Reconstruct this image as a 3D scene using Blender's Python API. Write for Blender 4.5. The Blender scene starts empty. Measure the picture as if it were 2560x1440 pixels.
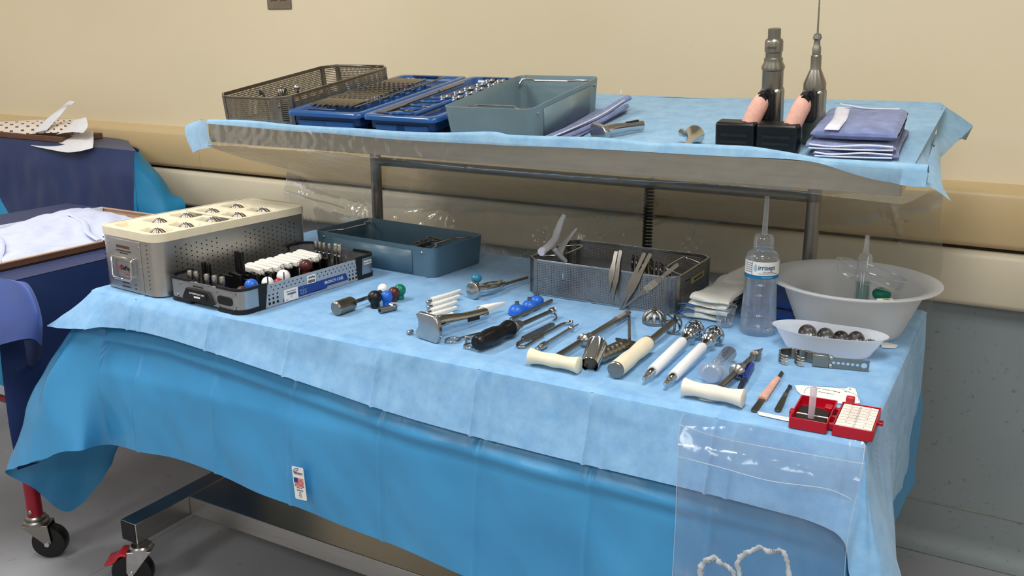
import bpy, bmesh, math, random
from math import sin, cos, pi, radians, sqrt, hypot, atan2, exp
from mathutils import Vector as V, Matrix as M, noise as NZ
random.seed(4)
SC = bpy.context.scene
COL = SC.collection

# ------------------------------------------------------------------ camera
CF, CPY, CYX = 2300.0, 638.0, 1356.0
PIT = math.atan(CPY / CF); YAW = math.atan(CYX / hypot(CF, CPY))
CAM = V((0, 0, 1.48))
FW = V((-sin(YAW) * cos(PIT), cos(YAW) * cos(PIT), -sin(PIT)))
RT = V((cos(YAW), sin(YAW), 0)); UP = RT.cross(FW)
cam = bpy.data.cameras.new('camera'); co = bpy.data.objects.new('camera', cam); COL.objects.link(co)
cam.sensor_width = 36; cam.lens = 36 * CF / 2560; cam.clip_start = .05; cam.clip_end = 60
co.matrix_world = M.Translation(CAM) @ M((RT, UP, -FW)).transposed().to_4x4()
SC.camera = co

# ------------------------------------------------------------------ light and exposure
SC.view_settings.view_transform = 'Standard'; SC.view_settings.look = 'None'
SC.view_settings.gamma = 1; SC.view_settings.use_curve_mapping = False
SC.view_settings.exposure = -0.12
w = bpy.data.worlds.new('world'); SC.world = w; w.use_nodes = True
w.node_tree.nodes['Background'].inputs[0].default_value = (.72, .85, 1, 1)
w.node_tree.nodes['Background'].inputs[1].default_value = .28
LAMPS = [(-2.4, .95, 32), (-.3, .95, 27), (-2.3, -1.5, 30), (.4, -1.5, 26), (2.0, .8, 12), (-4.6, .9, 22)]
def area(x, y, e, sx=.56, sy=1.16, z=2.735, c=(1, .975, .94)):
    l = bpy.data.lights.new('lamp_light', 'AREA'); l.shape = 'RECTANGLE'; l.size = sx; l.size_y = sy
    l.energy = e; l.color = c
    o = bpy.data.objects.new('lamp_light', l); COL.objects.link(o); o.location = (x, y, z); return o

# ------------------------------------------------------------------ pixel helpers (a pixel of the photo + a real plane = a point)
TZ = .86
def ray(x, y): return FW * CF + RT * (x - 1280) - UP * (y - 720)
def W(x, y, z=TZ): r = ray(x, y); return CAM + r * ((z - CAM.z) / r.z)
def WY(x, y, Y): r = ray(x, y); return CAM + r * ((Y - CAM.y) / r.y)
def WX(x, y, X): r = ray(x, y); return CAM + r * ((X - CAM.x) / r.x)
def mpp(p): return (p - CAM).dot(FW) / CF          # metres per pixel at a point
TAU = radians(8)
SO = V((0, 1.8, 1.23)); SEY = V((0, cos(TAU), sin(TAU))); SEZ = V((0, -sin(TAU), cos(TAU)))
def SP(x, y, z=0): return SO + V((1, 0, 0)) * x + SEY * y + SEZ * z
def SL(px, py, h=0):
    r = ray(px, py); k = ((SO + SEZ * h - CAM).dot(SEZ)) / r.dot(SEZ); p = CAM + r * k - SO
    return p.x, p.dot(SEY)

# ------------------------------------------------------------------ materials
def lin(c):
    c = [v / 255 for v in c[:3]]
    return tuple(v / 12.92 if v <= .04045 else ((v + .055) / 1.055) ** 2.4 for v in c) + (1,)
class NT:
    def __init__(s, name):
        s.m = bpy.data.materials.new(name); s.m.use_nodes = True; s.t = s.m.node_tree; s.t.nodes.clear()
        s.out = s.n('ShaderNodeOutputMaterial')
    def n(s, ty, **k):
        o = s.t.nodes.new(ty)
        for a, b in k.items(): setattr(o, a, b)
        return o
    def l(s, a, b): s.t.links.new(a, b)
    def math(s, op, a, b=None, c=None):
        o = s.n('ShaderNodeMath', operation=op)
        for i, v in enumerate((a, b, c)):
            if v is None: continue
            if hasattr(v, 'links'): s.l(v, o.inputs[i])
            else: o.inputs[i].default_value = v
        return o.outputs[0]
    def coord(s, kind='Object', scale=(1, 1, 1)):
        tc = s.n('ShaderNodeTexCoord'); mp = s.n('ShaderNodeMapping'); mp.inputs['Scale'].default_value = scale
        s.l(tc.outputs[kind], mp.inputs[0]); return mp.outputs[0]
    def noise(s, vec, sc, det=4, rough=.55):
        o = s.n('ShaderNodeTexNoise'); o.inputs['Scale'].default_value = sc; o.inputs['Detail'].default_value = det
        o.inputs['Roughness'].default_value = rough; s.l(vec, o.inputs['Vector']); return o.outputs[0]
    def ramp(s, f, stops):
        o = s.n('ShaderNodeValToRGB'); s.l(f, o.inputs[0])
        while len(o.color_ramp.elements) < len(stops): o.color_ramp.elements.new(.5)
        for e, (p, c) in zip(o.color_ramp.elements, stops):
            e.position = p; e.color = c if len(c) == 4 else lin(c)
        return o.outputs[0]
    def mix(s, f, a, b):
        o = s.n('ShaderNodeMix', data_type='RGBA')
        for i, v in ((0, f), (6, a), (7, b)):
            if hasattr(v, 'links'): s.l(v, o.inputs[i])
            else: o.inputs[i].default_value = v
        return o.outputs[2]
MATS = {}
def mat(name, c, rough=.5, metal=0, var=.08, vscale=30, bump=0, bscale=80, spec=.5, stretch=(1, 1, 1), coat=0, sss=0, c2=None, trans=0, ior=1.45, kind='Object', sheen=0):
    if name in MATS: return MATS[name]
    t = NT(name); p = t.n('ShaderNodeBsdfPrincipled'); t.l(p.outputs[0], t.out.inputs[0])
    vec = t.coord(kind, stretch); nz = t.noise(vec, vscale)
    a = lin(c); b = lin(c2) if c2 else tuple(min(1, v * (1 - var * 3)) for v in a[:3]) + (1,)
    a2 = a if c2 else tuple(min(1, v * (1 + var)) for v in a[:3]) + (1,)
    t.l(t.ramp(nz, [(.3, b), (.7, a2)]), p.inputs['Base Color'])
    p.inputs['Roughness'].default_value = rough; p.inputs['Metallic'].default_value = metal
    p.inputs['Specular IOR Level'].default_value = spec; p.inputs['Coat Weight'].default_value = coat
    p.inputs['Transmission Weight'].default_value = trans; p.inputs['IOR'].default_value = ior
    p.inputs['Sheen Weight'].default_value = sheen
    if metal and rough > .1: t.l(t.math('ADD', t.math('MULTIPLY', nz, .14), rough - .07), p.inputs['Roughness'])
    if sss: p.inputs['Subsurface Weight'].default_value = sss; p.inputs['Subsurface Scale'].default_value = .01; p.inputs['Subsurface Radius'].default_value = (1, 1, 1)
    if bump:
        bn = t.n('ShaderNodeBump'); bn.inputs['Strength'].default_value = min(1, bump); bn.inputs['Distance'].default_value = .002
        t.l(t.noise(vec, bscale), bn.inputs['Height']); t.l(bn.outputs[0], p.inputs['Normal'])
    MATS[name] = t.m; return t.m

def film(name, tint, op, rough=.12, bump=.5, bscale=14, stretch=(1, 1, 1), gloss=1.0):
    """clear sheet plastic: see-through, a little hazy, glossy by the viewing angle"""
    if name in MATS: return MATS[name]
    t = NT(name); vec = t.coord('Object', stretch)
    tr = t.n('ShaderNodeBsdfTransparent'); tr.inputs[0].default_value = lin((246, 248, 250))
    df = t.n('ShaderNodeBsdfDiffuse'); df.inputs[0].default_value = lin(tint)
    gl = t.n('ShaderNodeBsdfGlossy'); gl.inputs['Roughness'].default_value = rough; gl.inputs[0].default_value = (1, 1, 1, 1)
    bn = t.n('ShaderNodeBump'); bn.inputs['Strength'].default_value = bump; bn.inputs['Distance'].default_value = .012
    nz = t.noise(vec, bscale, 3, .5); t.l(nz, bn.inputs['Height'])
    fr = t.n('ShaderNodeFresnel'); fr.inputs[0].default_value = 1.45; t.l(bn.outputs[0], fr.inputs['Normal']); t.l(bn.outputs[0], gl.inputs['Normal'])
    tl = t.n('ShaderNodeBsdfTranslucent'); tl.inputs[0].default_value = lin(tint); m0 = t.n('ShaderNodeMixShader'); m0.inputs[0].default_value = .5; t.l(df.outputs[0], m0.inputs[1]); t.l(tl.outputs[0], m0.inputs[2])
    m1 = t.n('ShaderNodeMixShader'); t.l(t.math('MULTIPLY', t.math('ADD', nz, .5), op), m1.inputs[0]); t.l(tr.outputs[0], m1.inputs[1]); t.l(m0.outputs[0], m1.inputs[2])
    m2 = t.n('ShaderNodeMixShader'); t.l(t.math('MINIMUM', t.math('MULTIPLY', fr.outputs[0], gloss), .34), m2.inputs[0]); t.l(m1.outputs[0], m2.inputs[1]); t.l(gl.outputs[0], m2.inputs[2])
    t.l(m2.outputs[0], t.out.inputs[0]); MATS[name] = t.m; return t.m

def mesh_metal(name, c, p1, p2, duty=.45, zoff=0, rough=.42):
    """perforated sheet: real see-through holes on a fine pitch"""
    t = NT(name); tc = t.n('ShaderNodeTexCoord'); sx = t.n('ShaderNodeSeparateXYZ'); t.l(tc.outputs['Object'], sx.inputs[0])
    u = t.math('ADD', sx.outputs[0], sx.outputs[1])
    h1 = t.math('GREATER_THAN', t.math('FRACT', t.math('DIVIDE', u, p1)), 1 - duty)
    h2 = t.math('GREATER_THAN', t.math('FRACT', t.math('DIVIDE', t.math('ADD', sx.outputs[2], zoff), p2)), 1 - duty)
    h = t.math('MULTIPLY', h1, h2)
    p = t.n('ShaderNodeBsdfPrincipled'); p.inputs['Base Color'].default_value = lin(c); p.inputs['Metallic'].default_value = .9; p.inputs['Roughness'].default_value = rough
    tr = t.n('ShaderNodeBsdfTransparent'); mx = t.n('ShaderNodeMixShader')
    t.l(h, mx.inputs[0]); t.l(p.outputs[0], mx.inputs[1]); t.l(tr.outputs[0], mx.inputs[2]); t.l(mx.outputs[0], t.out.inputs[0]); return t.m

STEEL = mat('brushed_steel', (186, 184, 182), .26, 1, var=.03, vscale=60)
STEELD = mat('satin_steel', (150, 145, 140), .33, 1, var=.03, vscale=50)
CHROME = mat('chrome', (205, 205, 205), .08, 1, var=.01)
WARM = mat('warm_steel', (160, 150, 138), .3, 1, var=.03, vscale=60)
DARKST = mat('dark_steel', (110, 107, 104), .35, 1, var=.04, vscale=60)
BLACK = mat('black_plastic', (14, 14, 16), .35, spec=.5, var=.1)
BLACKM = mat('matt_black', (20, 21, 24), .55, var=.1)
CREAM = mat('cream_plastic', (236, 226, 198), .35, var=.02, sss=.1)
CREAM2 = mat('ivory_plastic', (236, 228, 212), .35, var=.02, sss=.1)
WHITE = mat('white_plastic', (240, 240, 240), .4, var=.01)
PAPER = mat('white_paper', (238, 236, 232), .75, var=.02)
INK = mat('dark_ink', (40, 44, 60), .6)
INKG = mat('grey_ink', (120, 124, 134), .6)
TRANS = mat('frosted_plastic', (226, 232, 238), .28, var=.01, trans=.35, ior=1.2, sss=.2)

# ------------------------------------------------------------------ geometry builder
class G:
    def __init__(s): s.v = []; s.f = []; s.mi = []; s.cur = 0; s.T = M.Identity(4)
    def add(s, vs, fs):
        b = len(s.v); s.v += [tuple(s.T @ V(p)) for p in vs]
        for f in fs: s.f.append(tuple(b + i for i in f)); s.mi.append(s.cur)
    def box(s, x0, x1, y0, y1, z0, z1):
        s.add([(x0, y0, z0), (x1, y0, z0), (x1, y1, z0), (x0, y1, z0), (x0, y0, z1), (x1, y0, z1), (x1, y1, z1), (x0, y1, z1)],
              [(3, 2, 1, 0), (4, 5, 6, 7), (0, 1, 5, 4), (1, 2, 6, 5), (2, 3, 7, 6), (3, 0, 4, 7)]); return s
    def tube(s, pts, rs, n=12, caps=True, flat=(1, 1), roll=0, closed=False):
        """tube through pts; rs = radius or list; flat = scale of the cross section"""
        pts = [V(p) for p in pts]
        if not isinstance(rs, (list, tuple)): rs = [rs] * len(pts)
        k = len(pts); rings = []; up = None
        for i, p in enumerate(pts):
            a = pts[i - 1] if (i or closed) else pts[0]; b = pts[(i + 1) % k] if (i < k - 1 or closed) else pts[-1]
            d = (b - a)
            if d.length < 1e-9:
                d = (pts[-1] - pts[0])
            d.normalize()
            if up is None:
                up = V((0, 0, 1)) if abs(d.z) < .9 else V((0, 1, 0))
            x = d.cross(up)
            if x.length < 1e-4: x = d.orthogonal()
            x.normalize(); y = x.cross(d).normalized(); up = y
            rings.append([p + x * (cos(2 * pi * j / n + roll) * rs[i] * flat[0]) + y * (sin(2 * pi * j / n + roll) * rs[i] * flat[1]) for j in range(n)])
        vs = [q for r in rings for q in r]; fs = []
        for i in range(k if closed else k - 1):
            i2 = (i + 1) % k
            for j in range(n):
                fs.append((i * n + j, i2 * n + j, i2 * n + (j + 1) % n, i * n + (j + 1) % n)[::-1])
        if caps and not closed: fs.append(tuple(range(n))); fs.append(tuple(range((k - 1) * n, k * n))[::-1])
        s.add(vs, fs); return s
    def lathe(s, prof, axis='z', n=20, o=(0, 0, 0), caps=True, flat=(1, 1)):
        """prof = [(radius, position along axis)]"""
        vs = []; fs = []; o = V(o)
        for r, h in prof:
            for j in range(n):
                c, q = cos(2 * pi * j / n) * r * flat[0], sin(2 * pi * j / n) * r * flat[1]
                vs.append(o + V({'z': (c, q, h), 'x': (h, c, q), 'y': (q, h, c)}[axis]))
        for i in range(len(prof) - 1):
            for j in range(n): fs.append((i * n + j, i * n + (j + 1) % n, (i + 1) * n + (j + 1) % n, (i + 1) * n + j))
        if caps: fs.append(tuple(range(n))[::-1]); fs.append(tuple(range((len(prof) - 1) * n, len(prof) * n)))
        s.add(vs, fs); return s
    def ball(s, c, r, n=16, m=10, sc=(1, 1, 1), a0=-90, a1=90):
        c = V(c)
        vs = []; fs = []
        for i in range(m + 1):
            a = radians(a0 + (a1 - a0) * i / m)
            for j in range(n): vs.append(c + V((cos(a) * cos(2 * pi * j / n) * r * sc[0], cos(a) * sin(2 * pi * j / n) * r * sc[1], sin(a) * r * sc[2])))
        for i in range(m):
            for j in range(n): fs.append((i * n + j, i * n + (j + 1) % n, (i + 1) * n + (j + 1) % n, (i + 1) * n + j))
        s.add(vs, fs); return s
    def prism(s, poly, z0, z1, plane='xy'):
        def P(a, b, c): return {'xy': (a, b, c), 'xz': (a, c, b), 'yz': (c, a, b)}[plane]
        n = len(poly); vs = [P(a, b, z0) for a, b in poly] + [P(a, b, z1) for a, b in poly]
        fs = [tuple(range(n))[::-1], tuple(range(n, 2 * n))] + [(i, (i + 1) % n, n + (i + 1) % n, n + i) for i in range(n)]
        s.add(vs, fs); return s
    def shell(s, ring, z0, z1, t, floor=None, ztop=None):
        """open box wall following a closed outline ring, thickness t inward towards centroid (scaled)"""
        n = len(ring); cx = sum(p[0] for p in ring) / n; cy = sum(p[1] for p in ring) / n
        mx = max(abs(p[0] - cx) for p in ring); my = max(abs(p[1] - cy) for p in ring)
        inn = [(cx + (p[0] - cx) * (1 - t / mx), cy + (p[1] - cy) * (1 - t / my)) for p in ring]
        vs = [(*p, z0) for p in ring] + [(*p, z1) for p in ring] + [(*p, z1) for p in inn] + [(*p, z0) for p in inn]
        fs = []
        for i in range(n):
            j = (i + 1) % n
            fs += [(i, j, n + j, n + i), (n + i, n + j, 2 * n + j, 2 * n + i), (2 * n + i, 2 * n + j, 3 * n + j, 3 * n + i), (3 * n + i, 3 * n + j, j, i)]
        s.add(vs, fs)
        if floor is not None: s.prism(inn, z0, z0 + floor)
        return s
    def grid(s, fn, nu, nv, flip=False, closeu=False):
        vs = [fn(i / nu, j / nv) for j in range(nv + 1) for i in range(nu + 1)]
        fs = []
        for j in range(nv):
            for i in range(nu):
                a = j * (nu + 1) + i; f = (a, a + 1, a + nu + 2, a + nu + 1); fs.append(f[::-1] if flip else f)
        s.add(vs, fs); return s
    def build(s, name, m, parent=None, label=None, bevel=0, thick=0, subd=0, ang=38, kind=None, flat=False):
        me = bpy.data.meshes.new(name); me.from_pydata(s.v, [], s.f); me.validate()
        ms = m if isinstance(m, (list, tuple)) else [m]
        for q in ms: me.materials.append(q)
        if len(ms) > 1: me.polygons.foreach_set('material_index', s.mi[:len(me.polygons)])
        bm = bmesh.new(); bm.from_mesh(me); bmesh.ops.recalc_face_normals(bm, faces=bm.faces); bm.to_mesh(me); bm.free()
        if not flat:
            me.polygons.foreach_set('use_smooth', [True] * len(me.polygons)); me.set_sharp_from_angle(angle=radians(ang))
        o = bpy.data.objects.new(name, me); COL.objects.link(o)
        if parent: o.parent = parent
        if label: o['label'] = label
        if kind: o['kind'] = kind
        if bevel: b = o.modifiers.new('bevel', 'BEVEL'); b.width = bevel; b.segments = 2; b.limit_method = 'ANGLE'; b.angle_limit = radians(40); b.harden_normals = False
        if thick: b = o.modifiers.new('solid', 'SOLIDIFY'); b.thickness = thick; b.offset = 0
        if subd: b = o.modifiers.new('sub', 'SUBSURF'); b.levels = subd; b.render_levels = subd
        me.update(); return o

def rrect(x0, x1, y0, y1, r, n=5):
    out = []
    for cx, cy, a in ((x1 - r, y1 - r, 0), (x0 + r, y1 - r, 90), (x0 + r, y0 + r, 180), (x1 - r, y0 + r, 270)):
        for i in range(n + 1): t = radians(a + 90 * i / n); out.append((cx + r * cos(t), cy + r * sin(t)))
    return out
def chamf(x0, x1, y0, y1, c):
    return [(x1, y0 + c), (x1, y1 - c), (x1 - c, y1), (x0 + c, y1), (x0, y1 - c), (x0, y0 + c), (x0 + c, y0), (x1 - c, y0)]
def tag(o, label, cat, group=None, kind=None):
    o['label'] = label; o['category'] = cat
    if group: o['group'] = group
    if kind: o['kind'] = kind
    return o
def thing(name, label, cat, loc, rz=0, group=None, shelf=False, mw=None):
    o = bpy.data.objects.new(name, None); COL.objects.link(o); o.empty_display_size = .02
    R = M.Rotation(TAU, 4, 'X') @ M.Rotation(rz, 4, 'Z') if shelf else M.Rotation(rz, 4, 'Z')
    o.matrix_world = mw if mw else M.Translation(V(loc)) @ R
    return tag(o, label, cat, group)
def lay(name, label, cat, a, b, h, group=None, shelf=False):
    """a thing lying on the table (or shelf): local x runs from pixel a to pixel b, axis h above the surface"""
    if shelf:
        A = V((*SL(*a, h), 0)); B = V((*SL(*b, h), 0)); loc = SP(A.x, A.y, 0)
    else:
        A = W(*a, TZ + h); B = W(*b, TZ + h); loc = V((A.x, A.y, TZ))
    d = B - A; o = thing(name, label, cat, loc, atan2(d.y, d.x), group, shelf)
    return o, hypot(d.x, d.y), mpp(loc)
def struct(o): o['kind'] = 'structure'; return o
def txt(s, size, parent, mtx, m, name='printed_text', align='CENTER', ext=.0002, label=None, wid=1, bold=0):
    c = bpy.data.curves.new(name, 'FONT'); c.body = s; c.size = size; c.align_x = align; c.align_y = 'CENTER'; c.extrude = ext; c.resolution_u = 2; c.offset = bold
    t = bpy.data.objects.new('tmp_text', c); COL.objects.link(t)
    bpy.context.view_layer.update()
    me = bpy.data.meshes.new_from_object(t.evaluated_get(bpy.context.evaluated_depsgraph_get()))
    bpy.data.objects.remove(t); me.materials.clear(); me.materials.append(m)
    o = bpy.data.objects.new(name, me); COL.objects.link(o); o.parent = parent
    o.matrix_local = mtx @ M.Diagonal((wid, 1, 1, 1))
    if label: o['label'] = label
    return o
def face(o, xd, yd):   # matrix placing text at o with x along xd, y along yd
    xd = V(xd).normalized(); yd = V(yd).normalized(); zd = xd.cross(yd)
    m = M((xd, yd, zd)).transposed().to_4x4(); m.translation = V(o); return m
ORD = ['first', 'second', 'third', 'fourth', 'fifth', 'sixth', 'seventh', 'eighth', 'ninth', 'tenth', 'eleventh', 'twelfth', 'thirteenth', 'fourteenth', 'fifteenth', 'sixteenth']
def cr(p0, p1, p2, p3, t):
    return .5 * ((2 * p1) + (-p0 + p2) * t + (2 * p0 - 5 * p1 + 4 * p2 - p3) * t * t + (-p0 + 3 * p1 - 3 * p2 + p3) * t ** 3)
def spl(P, t, lin_=False):
    n = len(P) - 1; x = min(max(t, 0), .999999) * n; i = int(x); f = x - i
    if lin_: return P[i].lerp(P[i + 1], f)
    return cr(P[max(i - 1, 0)], P[i], P[i + 1], P[min(i + 2, n)], f)
def cloth(rows, lv=False):
    """surface through rows of control points (same count in each row)"""
    rows = [[V(p) for p in r] for r in rows]
    def fn(u, v): return spl([spl(r, u) for r in rows], v, lv)
    return fn
def bez(pts, n=24): P = [V(p) for p in pts]; return [spl(P, i / n) for i in range(n + 1)]

# ================================================================== THE ROOM
YW = 2.75; X0, X1, Y0, ZC = -5.6, 3.0, -3.4, 2.75
def wallmat():
    t = NT('painted_wall'); p = t.n('ShaderNodeBsdfPrincipled'); t.l(p.outputs[0], t.out.inputs[0])
    v = t.coord(); n1 = t.noise(v, 1.2, 3); n2 = t.noise(v, 260, 2)
    t.l(t.ramp(n1, [(.3, (222, 208, 176)), (.7, (228, 214, 184))]), p.inputs['Base Color'])
    p.inputs['Roughness'].default_value = .5
    b = t.n('ShaderNodeBump'); b.inputs['Strength'].default_value = .12; b.inputs['Distance'].default_value = .001; t.l(n2, b.inputs['Height']); t.l(b.outputs[0], p.inputs['Normal']); return t.m
def slatemat(name, c1, c2, c3, sc, rough):
    t = NT(name); p = t.n('ShaderNodeBsdfPrincipled'); t.l(p.outputs[0], t.out.inputs[0])
    v = t.coord(); n1 = t.noise(v, sc, 5, .6); n2 = t.noise(v, 2.2, 3)
    base = t.ramp(n2, [(.3, c1), (.7, c2)]); spots = t.ramp(n1, [(.3, (255, 255, 255)), (.38, (0, 0, 0))])
    t.l(t.mix(t.math('MULTIPLY', spots, .6), base, lin(c3)), p.inputs['Base Color']); p.inputs['Roughness'].default_value = rough
    return t.m
M_WALL = wallmat()
M_SLATE = slatemat('slate_wall_vinyl', (132, 144, 148), (142, 152, 154), (86, 98, 108), 60, .55)
M_FLOOR = slatemat('sheet_vinyl_floor', (150, 152, 158), (166, 167, 172), (122, 126, 136), 22, .42)
M_RAILT = mat('tan_rail', (204, 180, 136), .42, var=.02, vscale=3)
M_RAILC = mat('cream_rail', (214, 204, 180), .42, var=.02, vscale=3)
g = G(); g.box(X0, X1, YW, YW + .1, .0, ZC); struct(g.build('wall_back', M_WALL))
g = G(); g.box(X0, X1, YW - .006, YW, .1, .80); struct(g.build('trim_1', M_SLATE))
def rail(name, z0, z1, m, ytop):
    g = G(); yf = YW - .055
    pr = [(YW, z0 + .004), (yf + .018, z0), (yf + .004, z0 + .006), (yf, z0 + .018), (yf - .002, (z0 + z1) / 2), (yf, z1 - .018), (yf + .006, z1 - .006), (yf + .02, z1), (YW, z1 + ytop)]
    g.prism([(a, b) for a, b in pr], X0, X1, 'yz'); o = struct(g.build(name, m, ang=50)); return o
rail('trim_2', .926, 1.083, M_RAILT, .012)
rail('trim_3', .762, .916, M_RAILC, .004)
g = G(); g.box(X0, X1, YW - .03, YW, .917, .925); struct(g.build('trim_4', mat('painted_gap_shadow', (40, 32, 24), .8)))  # strip between the rails, shade of the gap put into its colour
# hairline joints of the rail sections
g = G(); x = WY(499, 400, YW - .056).x; g.box(x - .0012, x + .0012, YW - .0585, YW - .05, .94, 1.07); struct(g.build('trim_5', M_RAILT)); 
# coved skirting: vertical strip with a rounded foot
g = G(); pr = [(YW, .145), (YW - .0085, .145), (YW - .0085, .06)] + [(YW - .0085 - .05 * (1 - cos(radians(a))), .06 - .058 * sin(radians(a))) for a in range(10, 91, 16)] + [(YW, .0)]
g.prism(pr, X0, X1, 'yz'); struct(g.build('baseboard_back', M_SLATE, ang=60))
g = G(); g.box(X0, X1, YW - .0105, YW - .006, .143, .1465); struct(g.build('trim_6', mat('caulk_line', (150, 152, 146), .6)))
g = G(); g.box(X0, X1, Y0, YW, -.05, 0); struct(g.build('floor', M_FLOOR))
g = G()
for k in range(5): y = Y0 + .9 + k * 1.25; g.box(X0, X1, y - .0015, y + .0015, 0, .0006)
for k in range(4): x = X0 + 1.6 + k * 1.83; g.box(x - .0015, x + .0015, Y0, YW - .1, 0, .0005)
struct(g.build('trim_7', mat('weld_seam', (150, 152, 156), .5)))
g = G(); g.box(X0, X1, Y0, YW, ZC, ZC + .05); struct(g.build('ceiling', mat('ceiling_board', (225, 225, 220), .8)))
SIDE = mat('side_wall_paint', (226, 220, 204), .6)
g = G(); g.box(X0 - .1, X0, Y0, YW, 0, ZC); struct(g.build('wall_left', SIDE))
g = G(); g.box(X1, X1 + .1, Y0, YW, 0, ZC); struct(g.build('wall_right', SIDE))
g = G(); g.box(X0, X1, Y0 - .1, Y0, 0, ZC); struct(g.build('wall_front', SIDE))
EM = NT('lamp_diffuser'); e = EM.n('ShaderNodeEmission'); e.inputs[1].default_value = 4.0; e.inputs[0].default_value = (1, .975, .94, 1); EM.l(e.outputs[0], EM.out.inputs[0])
for i, (x, y, en) in enumerate(LAMPS):
    a = thing('ceiling_lamp', 'recessed ceiling lamp panel, %s of six above the room' % ORD[i], 'ceiling lamp', (x, y, ZC), group='ceiling lamps')
    g = G(); g.shell(rrect(-.31, .31, -.61, .61, .01, 2), -.012, 0, .03); g.build('frame', WHITE, a)
    g = G(); g.box(-.28, .28, -.58, .58, -.004, -.001); g.build('diffuser', EM.m, a)
    area(x, y, en)

# wall plate with two outlets at the top edge of the picture
p0 = WY(671, 24, YW); p1 = WY(730.5, 26.3, YW)
wp = thing('outlet_plate', 'steel double outlet plate on the cream wall', 'outlet plate', ((p0.x + p1.x) / 2, YW, p0.z))
hw = (p1.x - p0.x) / 2
g = G(); g.box(-hw, hw, -.006, 0, 0, .115); g.build('plate', WARM, wp, bevel=.003)
for sx in (-1, 1):
    g = G(); g.lathe([(.0035, 0), (.003, -.002)], 'y', 10, (sx * .023, -.006, .0185)); g.build('screw', STEEL, wp)
    g = G(); g.box(sx * .024 - .016, sx * .024 + .016, -.0075, -.005, .03, .085); g.build('socket', mat('brown_socket', (96, 72, 58), .4), wp, bevel=.002)
# chips and scuffs in the paint (shape of their own)
for i, (px, py, r) in enumerate([(1553, 230, .006), (1725, 107, .003), (195, 187, .003)]):
    p = WY(px, py, YW); g = G(); g.box(-r * .5, r * .5, -.0012, 0, -r, r); o = g.build('paint_chip', PAPER); o.location = p; struct(o)

# ================================================================== BACK TABLE (frame) AND SHELF
TX0, TX1, TY0, TY1 = -2.03, -.172, 1.42, 2.26
tb = thing('instrument_table', 'long stainless steel operating room back table on casters, under blue drape', 'table', (-1.1, 1.85, 0))
def L(x, y, z): return (x + 1.1, y - 1.85, z)
def tbox(name, a, b, m=STEEL, bevel=.002, par=None):
    g = G(); A = L(*a); B = L(*b); g.box(A[0], B[0], A[1], B[1], A[2], B[2]); return g.build(name, m, par or tb, bevel=bevel)
STL = mat('table_steel', (186, 183, 178), .34, 1, var=.03, vscale=8, stretch=(1, 1, 14))
tbox('table_top', (TX0 + .012, TY0 + .012, .82), (TX1 - .012, TY1 - .012, .855), STL)
BZ0, BZ1 = .135, .195
for sx, x in ((-1, -2.02), (1, -.235)):
    f = tbox('leg_bar', (x - .03, 1.435, BZ0), (x + .03, 2.24, BZ1), STL)
    for yy in (1.435, 2.24):
        tbox('end_cap', (x - .0275, min(yy, yy + (-.002 if yy < 2 else .002)), BZ0 + .003), (x + .0275, max(yy, yy + (-.002 if yy < 2 else .002)), BZ1 - .003), BLACKM, 0)
    xx = x - sx * .012
    tbox('upright', (xx - .035, 1.90, BZ1), (xx + .035, 1.96, .82), STL)
    tbox('foot_plate', (xx - .05, 1.87, BZ1 - .001), (xx + .05, 1.99, BZ1 + .006), STL)
tbox('lower_shelf', (-1.99, 1.62, BZ0 + .002), (-.2, 2.12, BZ1 - .001), STL, .003)
def caster(root, x, y, z, r, ang, brake=None, fork=STEEL, wheel=BLACK, sc=1):
    R = M.Translation(V((x, y, z))) @ M.Rotation(ang, 4, 'Z')
    g = G(); g.T = R; g.lathe([(.026 * sc, 0), (.03 * sc, -.004), (.03 * sc, -.012), (.02 * sc, -.016)], 'z', 20); g.build('swivel', fork, root)
    h = z - r; off = .028 * sc
    g = G(); g.T = R
    for s in (-1, 1): g.prism([(-.03 * sc, -.014), (.034 * sc, -.014), (off + .012, -h + .004), (off, -h - .012), (off - .012, -h + .004)], s * .021 * sc - .0015, s * .021 * sc + .0015, 'xz')
    g.box(-.03 * sc, .034 * sc, -.022 * sc, .022 * sc, -.017, -.013); g.build('fork', fork, root, bevel=.001)
    g = G(); g.T = R; w_ = .016 * sc
    g.lathe([(r - .016, -w_), (r - .004, -w_), (r, -w_ * .5), (r, w_ * .5), (r - .004, w_), (r - .016, w_)], 'y', 28, (off, 0, -h)); g.build('wheel', wheel, root)
    g = G(); g.T = R; g.lathe([(.007, -.026 * sc), (.007, .026 * sc)], 'y', 10, (off, 0, -h)); g.build('axle_bolt', CHROME, root)
    if brake:
        g = G(); g.T = R
        g.grid(cloth([[(.034, .026, -.022), (.034, 0, -.018), (.034, -.026, -.022)], [(.052, .027, -.020), (.052, 0, -.015), (.052, -.027, -.020)], [(.068, .030, -.036), (.068, 0, -.034), (.068, -.030, -.036)], [(.092, .028, -.044), (.092, 0, -.046), (.092, -.028, -.044)]]), 8, 12)
        g.build('brake_pedal', brake, root, thick=.006)
RED = mat('red_plastic', (186, 40, 46), .4, var=.03)
for (x, y, a, b) in ((-1.985, 1.442, radians(215), RED), (-2.02, 2.2, radians(200), None), (-.235, 1.47, radians(30), RED), (-.235, 2.2, radians(20), None)):
    c = caster(tb, x - tb.location.x, y - tb.location.y, BZ0, .056, a, b)
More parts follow.
